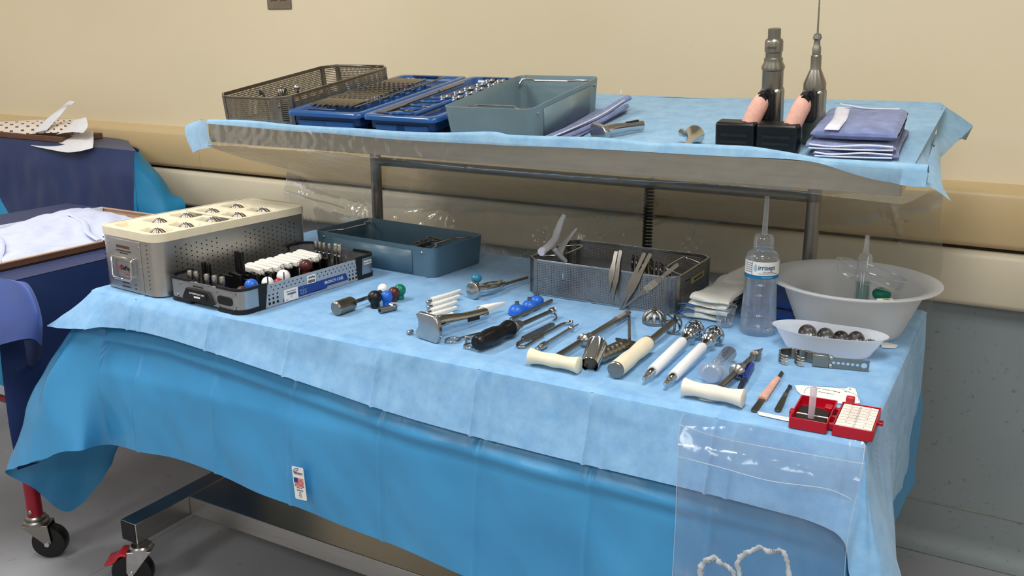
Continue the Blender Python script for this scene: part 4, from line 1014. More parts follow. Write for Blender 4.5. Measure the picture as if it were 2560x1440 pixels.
def trunnion(x, y, h, lab, grp, k, r=.0068):
    o = thing('steel_neck_trial', lab, 'trial neck', inbc(x, y, .013), 0, grp)
    g = G(); g.lathe([(r * .9, 0), (r, .002), (r, h * .55), (r * .8, h * .57), (r * .8, h * .6), (r, h * .62), (r, h - .003), (r * .8, h)], 'z', 16); g.build('post', STEEL, o)
for k, (x, y) in enumerate([(.05, .03), (.07, .033), (.112, .03), (.138, .032), (.163, .034)]): trunnion(x, y, .058, '%s steel cylinder from the left at the front end of the broach case' % ORD[k], 'steel cylinders at the front of the broach case', k)
for k, (x, y) in enumerate([(.075, BWd - .035), (.09, BWd - .035), (.108, BWd - .037), (.126, BWd - .035)]): trunnion(x, y, .060, '%s steel cylinder from the left at the rear end of the broach case' % ORD[k], 'steel cylinders at the rear of the broach case', k, .0055)
for k, (x, y) in enumerate([(.165, BWd - .05), (.182, BWd - .053)]): trunnion(x, y, .068, ('left' if k == 0 else 'right') + ' of the two tall steel cylinders near the rear right of the broach case', 'tall steel cylinders in the broach case', k, .0072)
def pball(name, label, c, r, m, p, stem=True, nk=.62, sh=None, group=None):
    o = thing(name, label, 'trial head', p, 0, group); sh = r * .55 if sh is None else sh
    g = G(); g.ball((0, 0, sh + r * .82), r, 24, 16); g.build('ball', m, o)
    if stem:
        g = G(); g.lathe([(r * nk, 0), (r * nk, sh + r * .3)], 'z', 20); g.build('neck', m, o)
    return o
C_BLUE = mat('bright_blue_plastic', (36, 104, 206), .32, var=.02); C_MAR = mat('maroon_plastic', (84, 38, 38), .32, var=.03); C_GRN = mat('green_plastic', (8, 120, 92), .3, var=.03); C_RED = mat('red_trial', (170, 50, 50), .35); C_WH = mat('white_trial', (244, 244, 244), .35, var=.01)
for nm, x, y, r, m_, l_ in (('maroon', .20, .262, .0165, C_MAR, 'maroon ball trial head resting in the broach case'), ('white', .214, .175, .0165, C_WH, 'larger white ball trial head in the broach case'), ('white', .222, .118, .0145, C_WH, 'smaller white ball trial head near the front of the broach case'), ('blue', .205, .083, .0165, C_BLUE, 'blue ball trial head near the front of the broach case'), ('red', .232, .142, .012, C_RED, 'small red trial head beside the white one in the broach case'), ('brown', .21, .05, .014, C_MAR, 'maroon ball trial head low in the front corner of the broach case'), ('green', .195, .035, .012, C_GRN, 'small green trial head in the front corner of the broach case')):
    zz = {'maroon': .036, 'white': .030, 'blue': .026, 'red': .028, 'brown': .022, 'green': .02}[nm]
    pball('trial_head', l_, 0, r, m_, inbc(x, y, zz), True, .6, r * .3)

# -- perforated basket with tweezers
KX, KY, KR = -1.052, 1.923, rot(-.5)
bk2 = basket('perforated_basket', 'perforated steel basket holding clamps, with tweezers hooked over its front rim', (KX, KY, TT), KR, .387, .254, .089, PERF2, False, .022, STEEL)
wire_handle(bk2, [(.01, .06, .082), (.045, .06, .088), (.07, .075, .092), (.07, .17, .092), (.045, .19, .088), (.01, .19, .082)])
wire_handle(bk2, [(.377, .06, .082), (.345, .06, .09), (.335, .075, .092), (.335, .18, .092), (.345, .19, .09), (.377, .19, .082)])
g = G(); g.box(.3875, .3885, .10, .19, .052, .066); lb = g.build('yellow_label', mat('yellow_label', (196, 180, 130), .6), bk2); txt('MAJOR BASKET', .009, lb, face((.389, .145, .059), (0, 1, 0), (0, 0, 1)), INK)
g = G(); g.box(.3875, .3883, .06, .088, .066, .068); g.build('dark_slot', HOLE, bk2)
g = G(); g.box(.1, .103, -.0012, 0, .045, .062); g.build('bright_slot', CHROME, bk2)
def kb(x, y, z): return bk2.matrix_world @ V((x, y, z))
bpy.context.view_layer.update()
def tweezer(label, ptop, pbot, kind):
    """hooked over the front rim: ptop/pbot pixels of handle end and tip on the plane in front of the basket"""
    Yp = KY - .012
    A = WY(*ptop, Yp + .02); B = WY(*pbot, Yp - .006); X = (B - A); Ln = X.length; X.normalize(); Yv = V((0, 1, 0)); Zv = X.cross(Yv).normalized(); Yv = Zv.cross(X)
    mw = M((X, Yv, Zv)).transposed().to_4x4(); mw.translation = A
    o = thing('tweezers', label, 'tweezers', A, 0, 'tweezers on the basket rim', mw=mw)
    for s in (-1, 1):
        w1, w2 = .0046, (.0088 if kind == 'rasp' else .0068)
        f = .6 if kind != 'rasp' else .5
        prof = [(0, w1 * .8), (.004, w1), (Ln * .25, w1 * .9), (Ln * f * .75, w2), (Ln * f, w2), (Ln * (f + .14), .0035), (Ln * .97, .0012), (Ln, .0007)]
        poly = [(x, w_) for x, w_ in prof] + [(x, -w_) for x, w_ in prof[::-1]]
        g = G()
        def yo(x): return s * (.0008 + .0040 * sin(pi * min(1, x / Ln)))
        vs = []; n = len(prof)
        for (x, w_) in prof: vs += [(x, yo(x) - .0005, w_), (x, yo(x) - .0005, -w_), (x, yo(x) + .0005, w_), (x, yo(x) + .0005, -w_)]
        fs = []
        for i in range(n - 1):
            a = i * 4; b = a + 4; fs += [(a, a + 1, b + 1, b), (a + 2, b + 2, b + 3, a + 3), (a, b, b + 2, a + 2), (a + 1, a + 3, b + 3, b + 1)]
        fs += [(0, 2, 3, 1), (4 * n - 4, 4 * n - 3, 4 * n - 1, 4 * n - 2)]
        g.add(vs, fs); g.build('arm', STEELD, o, ang=30)
    if kind == 'rasp':
        g = G()
        for i in range(8):
            for j in range(4): x = Ln * .36 + i * .0042; g.box(x, x + .0026, -.0058, -.0044, -.007 + j * .0038, -.007 + j * .0038 + .0024)
        g.build('checkered_grip', CHROME, o)
    return o
tweezer('tweezers with short broad tips, leftmost pair on the basket rim', (1541, 628), (1523, 733), 'a')
tweezer('tweezers second from the left on the basket rim', (1552, 626), (1533, 752), 'a')
tweezer('tweezers third from the left on the basket rim, leaning right', (1612, 632), (1548, 778), 'b')
tweezer('tweezers fourth from the left on the basket rim, leaning right', (1627, 634), (1553, 780), 'b')
tweezer('tweezers with a checkered grip patch, rightmost on the basket rim', (1696, 660), (1547, 779), 'rasp')
# clamps piled inside the basket
GOLD = mat('gold_ring_steel', (150, 120, 50), .22, 1, var=.2, vscale=50)
for k in range(13):
    o = thing('ring_clamp', '%s ring-handled clamp from the left in the pile inside the perforated basket' % ORD[k], 'clamp', kb(.23 + .0085 * k, .12 + .006 * (k % 3), .004), KR + rot(20), 'clamps in the perforated basket')
    mm = GOLD if 1 < k < 6 else (STEELD if k % 3 else DARKST); hz = .088 - .0016 * k
    for s in (-1, 1):
        g = G(); g.tube([(.0, .018 * s + .011 * cos(q * pi / 6), hz - .008 + .011 * sin(q * pi / 6)) for q in range(12)], .0025, 6, closed=True); g.build('finger_ring', mm, o)
        g = G(); g.tube([(0, .014 * s, hz - .018), (.002, .002 * s, .035), (.002, -.001 * s, .004)], .0025, 6); g.build('shank', mm, o)
# white plastic retractor in the basket
PALE = mat('pale_grey_plastic', (206, 204, 206), .35, var=.02, sss=.1)
A = WY(1362, 625, 1.955); B = WY(1415, 540, 2.01)
o = thing('lighted_retractor', 'pale plastic two-bladed speculum standing in the left of the perforated basket', 'speculum', A)
def rel(x, y, Y): p = WY(x, y, Y) - A; return (p.x, p.y, p.z)
g = G(); g.tube([rel(1357, 627, 1.93), rel(1372, 616, 1.955), rel(1388, 598, 1.98), rel(1394, 580, 1.99), rel(1402, 556, 2.0), rel(1411, 537, 2.01)], [.0105, .0115, .011, .010, .0088, .0062], 14, flat=(1, .7)); g.build('upper_blade', PALE, o)
g = G(); g.tube([rel(1395, 636, 1.975), rel(1408, 612, 2.0), rel(1424, 592, 2.02), rel(1442, 571, 2.03)], [.012, .0085, .006, .003], 12, flat=(1, .6)); g.build('lower_blade', PALE, o)
g = G(); g.tube([rel(1356, 628, 1.925), rel(1352, 631, 1.918)], [.0108, .0095], 16); g.build('round_cap', mat('lilac_plastic', (222, 214, 228), .3), o)
g = G(); g.tube([rel(1385, 622, 1.96), rel(1402, 642, 1.975), rel(1416, 655, 1.98)], [.012, .013, .010], 10, flat=(1, .5)); g.build('body', PALE, o)

# ================================================================== INSTRUMENTS LAID OUT ON THE DRAPE
def rod(name, o, prof, m, z, y=0, n=16, **k):
    g = G(); g.lathe(prof, 'x', n, (0, y, z)); return g.build(name, m, o, **k)
# -- head holder and its coloured trial heads
o, Ln, k = lay('head_holder', 'steel rod handle with a thick cylindrical grip, pointing at the trial heads', 'handle', (838, 772), (951, 733), .0165)
rod('grip', o, [(.013, 0), (.0165, .003), (.0165, .052), (.012, .060), (.007, .063)], WARM, .0165, n=22)
rod('rod', o, [(.005, .062), (.0045, Ln - .02), (.007, Ln - .018), (.0085, Ln)], STEEL, .0165)
def tball(label, px, py, r, m):
    p = W(px, py, TZ); return pball('trial_head', label, p and 0, r, m, p + V((0, 0, .0002)), True, .66, r * .62)
tball('black ball trial head nearest the front of the group beside the rod handle', 938, 768, .0165, BLACK)
tball('blue ball trial head between the black and maroon ones', 967, 763, .0145, C_BLUE)
tball('maroon ball trial head behind the blue one on the drape', 985, 752, .0140, C_MAR)
tball('green ball trial head, rightmost of the loose group', 1000, 747, .0150, C_GRN)
tball('white ball trial head at the tip of the rod handle', 958, 741, .0130, C_WH)
o, Ln, k = lay('steel_sleeve', 'small hollow steel sleeve lying in front of the coloured trial heads', 'sleeve', (949, 776), (989, 767), .007)
g = G(); g.tube([(0, 0, .007), (Ln, 0, .007)], .0075, 16); g.build('tube', STEELD, o)
g = G(); g.lathe([(.0045, -.0006), (.0045, .0004)], 'x', 14, (0, 0, .007)); g.build('bore', HOLE, o)
g = G(); g.tube([(Ln - .006, -.006, .011), (Ln - .012, -.006, .0135), (Ln - .014, .002, .015)], .003, 8); g.build('lug', CHROME, o)
# -- white rasps
for k, (a, b, l_) in enumerate([((1079, 752), (1156, 729), 'white curved rasp, rearmost of the row beside the slotted handle'), ((1081, 765), (1154, 742), 'second white curved rasp from the back of the row'), ((1078, 779), (1147, 757), 'third white curved rasp from the back of the row'), ((1073, 792), (1146, 771), 'fourth white curved rasp from the back, partly behind the striking plate'), ((1105, 797), (1137, 787), 'smallest white rasp, nearest the slotted handle bar')]):
    o, Ln, kk = lay('rasp', l_, 'rasp', a, b, .006)
    broach(o, Ln, .018 - .001 * k, .009, .014, .008, .007, CHALK, 16)
    g = G(); g.tube([(-.013, 0, .006), (-.004, 0, .006), (0.002, 0, .007)], [.0045, .0035, .004], 10); g.build('stub', STEEL, o)
    g = G(); g.ball((-.013, 0, .006), .0052, 10, 8); g.build('stub_knob', STEEL, o)
# -- slotted rasp handle with big striking plate
o, Ln, k = lay('slotted_striker', 'large polished slotted handle with a curved striking plate, holding a white rasp', 'handle', (1064, 822), (1216, 775), .026)
g = G(); pl = [(-.030, 0), (-.038, .014), (-.040, .032), (-.034, .050), (-.024, .058), (.022, .058), (.031, .051), (.024, .040), (.024, .026), (.034, .012), (.026, .0)]
g.prism([(a, b) for a, b in pl], 0, .012, 'yz'); g.build('striking_plate', STEEL, o, bevel=.0025)
g = G(); g.tube([(.01, 0, .028), (.045, 0, .0275), (.08, 0, .0245), (.115, 0, .021), (Ln - .01, 0, .0185), (Ln, 0, .018)], [.021, .020, .0165, .015, .014, .013], 8, flat=(.72, 1), roll=pi / 8); g.build('bar', CHROME, o, bevel=.001)
for s in (-1, 1):
    g = G(); g.prism([(.115, .016), (.150, .0145), (.150, .0225), (.115, .0255)], s * .0100, s * .0112, 'xz'); g.build('side_slot', BLACKM, o)
o2, L2, k = lay('rasp', 'white rasp clamped in the end of the slotted handle', 'rasp', (1203, 779), (1246, 760), .018)
broach(o2, L2 + .005, .024, .008, .022, .008, -.012, CHALK, 16, z=.020)
o, Ln, k = lay('small_steel_stud', 'small steel stud lying left of the large striking plate', 'stud', (1018, 832), (1031, 829), .004)
rod('stud', o, [(.0035, 0), (.0045, .002), (.0045, Ln), (.003, Ln + .002)], STEEL, .0045)
# -- offset inserter with blue knob
o, Ln, k = lay('cup_inserter', 'steel inserter with a round striking disc and a blue knob, near the grey tray', 'inserter', (1180, 729), (1300, 692), .019)
rod('disc', o, [(.018, 0), (.021, .002), (.021, .006), (.016, .012)], STEEL, .0205, n=26)
g = G(); g.tube(bez([(.008, 0, .019), (.02, .003, .019), (.05, .013, .018), (.085, .011, .017), (.105, 0, .016)], 14), .0058, 10, flat=(1, 1.5)); g.build('frame_arm', CHROME, o)
g = G(); g.tube(bez([(.008, 0, .019), (.02, -.003, .019), (.05, -.013, .018), (.085, -.011, .017), (.105, 0, .016)], 14), .0068, 10, flat=(1, 1.5)); g.build('frame_arm', CHROME, o)
rod('collar', o, [(.009, .10), (.0095, .112), (.006, .118)], STEEL, .016)
rod('shaft', o, [(.0042, .115), (.0042, Ln + .03)], WARM, .012)
g = G(); g.lathe([(.006, .016), (.006, .034)], 'z', 14, (.034, .016, 0)); g.build('knob_stem', STEEL, o)
g = G(); g.ball((.034, .016, .043), .0135, 18, 12, (1, 1, .82)); g.build('blue_knob', mat('teal_knob', (44, 124, 156), .2, var=.03), o, 'teal blue knob')
# -- blue domed caps
for px, py, r, l_ in ((1286, 788, .0200, 'blue domed trial cup with a steel pin, front left of three'), (1318, 775, .0180, 'blue domed trial cup with a steel pin, middle of three'), (1336, 762, .0178, 'blue domed trial cup with a steel pin, rear right of three')):
    p = W(px, py, TZ); o = thing('domed_trial', l_, 'trial cup', p)
    o.location.y += r * .6; g = G(); g.lathe([(r * 1.0, 0), (r * 1.02, .004), (r * .98, .006)] + [(r * cos(radians(a)), .006 + r * .86 * sin(radians(a))) for a in range(8, 81, 12)] + [(r * .28, .006 + r * .90)], 'z', 28); g.build('dome', C_BLUE, o, ang=50)
    g = G(); g.lathe([(.0050, .005 + r * .85), (.0055, .007 + r * .95), (.0048, .010 + r * .97), (.0025, .0105 + r * .97)], 'z', 14); g.build('pin', STEELD, o)
# -- thin rod
o, Ln, k = lay('trocar_rod', 'thin straight steel rod lying in front of the blue domed cups', 'rod', (1276, 801), (1381, 751), .005)
rod('shaft', o, [(.003, 0), (.0055, .004), (.0055, .016), (.0042, .019), (.0055, .024), (.0042, .030), (.0042, Ln - .004), (.002, Ln)], WARM, .0056)
# -- black handled driver
o, Ln, k = lay('driver', 'steel driver with a thick contoured black handle, beside the ringed scissors', 'driver', (1190, 860), (1389, 772), .0175)
hl = hypot(*(W(1279, 822, TZ + .0175) - W(1190, 860, TZ + .0175)).xy)
rod('black_handle', o, [(.012, 0), (.0155, .004), (.0165, .02), (.0190, hl * .35), (.0185, hl * .55), (.0155, hl * .68), (.0155, hl * .76), (.019, hl * .9), (.0195, hl * .95), (.017, hl)], BLACK, .019, n=26, label='black contoured handle')
rod('collar', o, [(.0165, hl), (.0165, hl + .004), (.011, hl + .006), (.014, hl + .009), (.014, hl + .013), (.009, hl + .015)], STEEL, .018, n=22)
rod('socket', o, [(.0095, hl + .014), (.0095, hl + .034), (.0065, hl + .039)], WARM, .018)
rod('shaft', o, [(.0052, hl + .038), (.0048, Ln - .022)], STEELD, .0165)
rod('coupling', o, [(.0055, Ln - .022), (.0078, Ln - .019), (.0078, Ln - .012), (.005, Ln - .009), (.0068, Ln - .006), (.001, Ln + .002)], STEEL, .0165)
rod('hex_socket', o, [(.006, -.0008), (.006, .001)], BLACKM, .019)
# -- scissors behind the driver
o, Ln, k = lay('ring_scissors', 'steel scissors whose finger rings stick out from under the black handle', 'scissors', (1118, 855), (1205, 836), .003)
g = G(); g.tube([(.016 + .016 * cos(q * pi / 10), .004 + .0125 * sin(q * pi / 10), .004) for q in range(20)], .0024, 8, closed=True); g.build('finger_ring', STEEL, o)
p_ = o.matrix_basis.inverted() @ W(1178, 868, TZ)
g = G(); g.tube([(p_.x + .015 * cos(q * pi / 10), p_.y + .0125 * sin(q * pi / 10), .004) for q in range(20)], .0024, 8, closed=True); g.build('finger_ring', STEEL, o)
g = G(); g.tube([(.032, .003, .004), (.045, .004, .0045), (.07, .007, .004), (.088, .010, .003)], .0026, 8); g.build('shank', STEEL, o)
g = G(); g.tube([(p_.x - .005, p_.y + .012, .004), (.045, -.004, .0035), (.06, .006, .004)], .0026, 8); g.build('shank', STEEL, o)
g = G(); g.tube([(.045, .005, .0045), (.05, -.003, .0045), (.056, -.004, .0045)], .0028, 8); g.build('ratchet', STEEL, o)
# -- flat bladed elevator with hook
o, Ln, k = lay('flat_elevator', 'flat grey steel elevator with a small curved hook at its far end', 'elevator', (1307, 848), (1382, 807), .003)
g = G(); g.prism([(0, -.009), (.004, -.012), (Ln - .004, -.0075), (Ln, -.004), (Ln - .003, .005), (.012, .010), (0, .004)], .0, .004); g.build('blade', mat('slate_steel', (116, 122, 128), .4, .9, var=.03), o, bevel=.001)
q_ = [o.matrix_basis.inverted() @ W(*p) for p in ((1383, 806), (1391, 801), (1390, 795), (1382, 791), (1374, 790))]
g = G(); g.tube(bez([(p.x, p.y, .004 + .0015 * i) for i, p in enumerate(q_)], 16), [.0022] * 12 + [.0018, .0014, .001, .0008, .0006], 8); g.build('hook', STEEL, o)
# -- looped wire instrument
pts = [(1427, 812), (1418, 811.6), (1410, 812), (1398, 817), (1362, 837), (1330, 847), (1303, 857), (1294, 864), (1298, 870), (1313, 869), (1331, 858), (1358, 841)]
p0_ = W(*pts[0], TZ); o = thing('bent_wire_guide', 'bent steel wire guide with a small tube eye, looped at its near end', 'wire guide', p0_)
g = G(); g.tube(bez([(*(W(x, y, TZ) - p0_).xy, .0035) for x, y in pts], 60), .0028, 8, flat=(1.2, .9)); g.build('wire', WARM, o)
g = G(); g.tube([(0, .001, .003), (-.001, .004, .0095)], .0046, 12); g.build('eye', STEEL, o)
g = G(); g.lathe([(.0022, .0), (.0022, .001)], 'y', 10, (-.001, -.0025, .0085)); g.build('eye_hole', HOLE, o)
# -- thin driver
o, Ln, k = lay('thin_drill_driver', 'thin steel driver with a fine drill tip, behind the ivory T-handle', 'driver', (1341, 875), (1447, 810), .006)
rod('shaft', o, [(.003, 0), (.005, .003), (.005, .009), (.0035, .011), (.0058, .015), (.0070, .022), (.0070, .038), (.0045, .042), (.0038, .045), (.0038, Ln - .045), (.0056, Ln - .043), (.0056, Ln - .034), (.0035, Ln - .030), (.0018, Ln - .028)], STEEL, .007)
rod('drill_tip', o, [(.0016, Ln - .03), (.0014, Ln - .004), (.0003, Ln)], STEELD, .006)
# -- T-handles
def thandle(name, label, a, b, r0, m, sa, sb, collar, tip):
    """a,b = pixels of the two ends of the ivory grip; sa,sb = shaft from the grip to the tip"""
    o, Ln, k = lay(name, label, 'T-handle instrument', a, b, r0)
    n = 26; prof = []
    for i in range(n + 1):
        t = i / n; e = abs(2 * t - 1); r = r0 * (.70 + .13 * exp(-((t - .5) / .15) ** 2) + .30 * e ** 3.0); prof.append((r, Ln * t))
    prof = [(r0 * .82, -.0015)] + prof + [(r0 * .82, Ln + .0015)]
    rod('ivory_grip', o, prof, m, r0, n=30, ang=60)
    A = W(*sa, TZ + r0 * .9); B = W(*sb, TZ + .010); inv = o.matrix_basis.inverted()
    d = B - A; L2 = d.length; X = d.normalized(); Y = V((0, 0, 1)).cross(X).normalized(); Z = X.cross(Y); mm = M((X, Y, Z)).transposed().to_4x4(); mm.translation = A
    T = inv @ mm
    g = G(); g.T = T; g.lathe([(.0062, -.012), (.0062, L2 * collar[0]), (.0062, L2 * (1 - tip))], 'x', 14); g.build('shaft', WARM, o)
    g = G(); g.T = T; c = L2 * collar[0]; r = collar[1]; g.lathe([(.007, c - .016), (r * .7, c - .007), (r, c - .003), (r, c + .003), (r * .8, c + .008), (.0085, c + .012), (.0085, c + .03), (.0065, c + .032)], 'x', 22); g.build('collar', STEEL, o)
    return o, T, L2
o, T, L2 = thandle('trephine_reamer', 'long steel reamer with an ivory T-handle, reaching back to the basket', (1326, 890), (1447, 913), .0165, CREAM, (1402, 885), (1572, 781), (.30, .0135), .22)
g = G(); g.T = T; c = L2 * .78
g.lathe([(.0072, c - .002), (.0078, c + .003), (.0066, c + .006), (.0066, L2 - .002), (.004, L2)], 'x', 14); g.build('tip_sleeve', STEEL, o)
g = G(); g.T = T
for q in range(7):
    x = c + .010 + q * .0058; g.lathe([(.0066, x), (.0080, x + .001), (.0080, x + .003), (.0066, x + .004)], 'x', 12)
g.build('tip_ridges', STEELD, o, kind='stuff')
o, T, L2 = thandle('cone_reamer', 'short steel reamer with an ivory T-handle and a conical tip, near the pen', (1710, 967), (1858, 996), .0168, CREAM2, (1806, 962), (1906, 872), (.34, .0150), .22)
g = G(); g.T = T; c = L2 * .78; g.lathe([(.0065, c), (.0105, c + .003), (.0105, c + .008), (.0085, c + .010), (.0085, c + .014), (.0005, L2 + .004)], 'x', 14); g.build('conical_tip', STEELD, o)
# -- cone cup with grip, wedge and pin
o, Ln, k = lay('drill_guide', 'chrome cone cup drill guide with a ridged grip and a wedge head', 'drill guide', (1490, 896), (1566, 862), .014)
inv = o.matrix_basis.inverted()
A = inv @ W(1474, 912, TZ + .012); B = inv @ W(1493, 862, TZ + .030)
g = G(); d = (B - A); g.tube([A, A + d * .02, B - d * .02, B, B - d * .04, A + d * .1], [.0165, .0172, .0205, .0208, .0188, .0150], 28, caps=False); g.build('cone_cup', CHROME, o, ang=60)
g = G(); g.tube([A + d * .6, A + d * .62], .018, 20); g.build('cup_floor', STEELD, o)
prof = [(.009, .006), (.013, .012)] 
for q in range(5): x = .018 + q * (Ln - .03) / 5; prof += [(.0140, x), (.0140, x + .009), (.0125, x + .0112)]
prof += [(.0135, Ln - .004), (.012, Ln)]
rod('ridged_grip', o, prof, WARM, .0145, n=20)
C_ = [inv @ W(*p, TZ + .016) for p in ((1538, 846), (1590, 856), (1578, 868), (1560, 873), (1545, 860))]
g = G(); g.prism([(p.x, p.y) for p in C_][::-1], .012, .019); g.build('wedge_head', DARKST, o, bevel=.002)
A = inv @ W(1574, 848, TZ + .012); B = inv @ W(1573, 788, TZ + .005)
g = G(); g.tube([A, B], .0032, 10); g.build('pin', WARM, o)
# -- dome reamer lying open side down
p = W(1628, 812, TZ); o = thing('open_reamer_dome', 'slotted steel reamer dome sitting in front of the perforated basket', 'reamer', p + V((0, .018, 0)))
dome(o, .0268, .026, 10, STEELD); g = G(); g.lathe([(.0045, .031), (.0045, .036), (.002, .037)], 'z', 12); g.build('brass_nut', mat('brass', (176, 146, 84), .3, 1), o)
# -- handle with reamer wheel
def wheel(o, T, r, n, m, x0):
    g = G(); g.T = T; g.lathe([(r * .93, x0 - .002), (r, x0 - .002), (r, x0 + .003), (r * .93, x0 + .003), (r * .88, x0), (r * .93, x0 - .002)], 'x', 30, caps=False); g.build('wheel_ring', m, o)
    for k in range(n):
        a = 2 * pi * k / n; c, s = cos(a), sin(a)
        g = G(); g.T = T; g.tube([(x0, c * r * .92, s * r * .92), (x0 + .010, c * r * .72, s * r * .72), (x0 + .016, c * r * .4, s * r * .4), (x0 + .018, c * r * .1, s * r * .1)], .0020, 6, flat=(1.4, .7)); g.build('spoke', m, o)
    g = G(); g.T = T; g.lathe([(r * .34, x0 + .015), (r * .34, x0 + .019)], 'x', 16); g.build('hub', m, o)
def frame_(a, za, b, zb):
    A = W(*a, TZ + za); B = W(*b, TZ + zb); d = B - A; X = d.normalized(); Y = V((0, 0, 1)).cross(X).normalized(); Z = X.cross(Y)
    mm = M((X, Y, Z)).transposed().to_4x4(); mm.translation = A; return mm, d.length
def long_tool(name, label, a, b, za, zb, cat):
    mm, L_ = frame_(a, za, b, zb); A = W(*a, TZ); r = mm.to_euler().z
    o = thing(name, label, cat, mm.translation * 1, 0, mw=M.Translation((mm.translation.x, mm.translation.y, TZ)) @ M.Rotation(r, 4, 'Z'))
    return o, o.matrix_basis.inverted() @ mm, L_
o, T, L_ = long_tool('reamer_driver', 'cream cylindrical handle with a steel shaft and open spoked wheel', (1539, 925), (1681, 806), .0165, .024, 'reamer driver')
hl = L_ * .52
g = G(); g.T = T; g.lathe([(.0155, 0), (.0158, .003), (.0162, hl * .05), (.0165, hl * .35), (.0150, hl * .48), (.0145, hl * .58), (.0158, hl * .72), (.0165, hl * .9), (.0150, hl)], 'x', 28); g.build('cream_grip', CREAM, o, ang=60)
g = G(); g.T = T; g.lathe([(.0145, -.0025), (.0160, -.001), (.0160, .003)], 'x', 28); g.build('end_disc', STEELD, o)
g = G(); g.T = T; g.lathe([(.0155, hl - .001), (.0155, hl + .004), (.008, hl + .006)], 'x', 24); g.build('ferrule', STEEL, o)
g = G(); g.T = T; g.lathe([(.0068, hl), (.0068, L_ - .002)], 'x', 16); g.build('shaft', WARM, o)
wheel(o, T, .0235, 7, STEELD, L_ - .006)
for a, b, l_ in (((1610, 948), (1738, 822), 'white-sleeved reamer driver with a chrome wheel end, left of the pair'), ((1663, 961), (1787, 836), 'white-sleeved reamer driver with a chrome wheel end, right of the pair')):
    o, T, L_ = long_tool('sleeved_driver', l_, a, b, .0115, .022, 'reamer driver')
    s0 = L_ * .155; s1 = L_ * .735
    g = G(); g.T = T; g.lathe([(.0030, -.002), (.0042, 0), (.0042, .006), (.0055, .007), (.0055, .012), (.0035, .014), (.0058, .018), (.0075, .022), (.0075, s0), (.0078, s0 + .003)], 'x', 16); g.build('connector', CHROME, o)
    g = G(); g.T = T; g.lathe([(.0082, s0 - .002), (.0098, s0 - .002), (.0102, s0), (.0102, s1 - .008), (.0085, s1 - .001), (.0050, s1)], 'x', 22); g.build('white_sleeve', WHITE, o, 'white plastic sleeve')
    g = G(); g.T = T; g.lathe([(.0062, s1 - .003), (.0075, s1 + .004), (.0075, s1 + .014), (.0090, s1 + .016), (.0090, s1 + .024), (.0115, s1 + .027), (.0115, s1 + .033), (.0150, s1 + .036), (.0150, s1 + .040), (.0100, s1 + .045), (.0100, L_ - .004)], 'x', 22); g.build('chuck', CHROME, o)
    wheel(o, T, .0215, 8, CHROME, L_ - .006)
    g = G(); g.T = T; g.lathe([(.0105, L_ - .010), (.0150, L_ - .004), (.0155, L_ - .001), (.008, L_ + .002), (.004, L_ + .010)], 'x', 24); g.build('chrome_boss', CHROME, o)
# -- graduated clear tube with flange
CLEAR = film('clear_tube_plastic', (240, 244, 250), .13, .08, .0, 10, gloss=1.2)
CLEAR2 = film('frosted_cap_plastic', (206, 220, 238), .75, .12, .0, 10, gloss=1.2)
o, T, L_ = long_tool('graduated_syringe', 'clear graduated syringe barrel with a frosted round flange', (1779, 934), (1823, 883), .019, .0165, 'syringe')
g = G(); g.T = T; g.lathe([(.0155, .0), (.0158, .004), (.0150, .010), (.0150, L_), (.0120, L_ + .004), (.004, L_ + .006)], 'x', 26, caps=False); g.build('barrel', CLEAR, o)
g = G(); g.T = T; g.lathe([(.0150, -.006), (.0180, -.003), (.0185, .004), (.0170, .012)], 'x', 26); g.build('plunger_cap', CLEAR2, o)
g = G(); g.T = T; g.prism(rrect(-.012, .012, -.024, .024, .010, 5), -.0015, .0015, 'xy'); 
g = G(); g.T = T @ M.Rotation(rot(90), 4, 'Y'); g.prism(rrect(-.014, .014, -.028, .028, .012, 5), .009, .0115); g.build('finger_flange', CLEAR2, o)
g = G(); g.T = T
for q in range(9):
    x = L_ * .38 + q * L_ * .065; y0 = -.006; y1 = .004 if q % 2 == 0 else -.001; 
    for z in range(5): yy = y0 + (y1 - y0) * z / 5; zz = sqrt(.0152 ** 2 - yy * yy); g.box(x, x + .0007, yy, yy + (y1 - y0) / 5, zz, zz + .0002)
g.build('graduation_marks', INK, o, kind='stuff')
g = G(); g.T = T; g.lathe([(.0142, L_ - .004), (.0142, L_ - .001)], 'x', 22); g.build('plunger_seal', mat('grey_rubber', (96, 100, 106), .5), o)
# -- marker pen
o, T, L_ = long_tool('marker_pen', 'dark blue capped marker pen lying behind the front T-handle', (1850, 970), (1880, 912), .006, .006, 'pen')
PEN = mat('pen_blue', (22, 52, 140), .3, var=.02)
g = G(); g.T = T; g.lathe([(.0022, -.003), (.0045, 0), (.0052, L_ * .34), (.0052, L_ * .36)], 'x', 16); g.build('barrel', mat('pen_dark', (30, 36, 52), .35), o)
g = G(); g.T = T; g.lathe([(.0060, L_ * .34), (.0060, L_ - .006), (.0048, L_)], 'x', 16); g.build('cap', PEN, o)
g = G(); g.T = T; g.box(L_ * .4, L_ - .004, -.0015, .0015, .0055, .0085); g.build('clip', PEN, o, bevel=.0006)
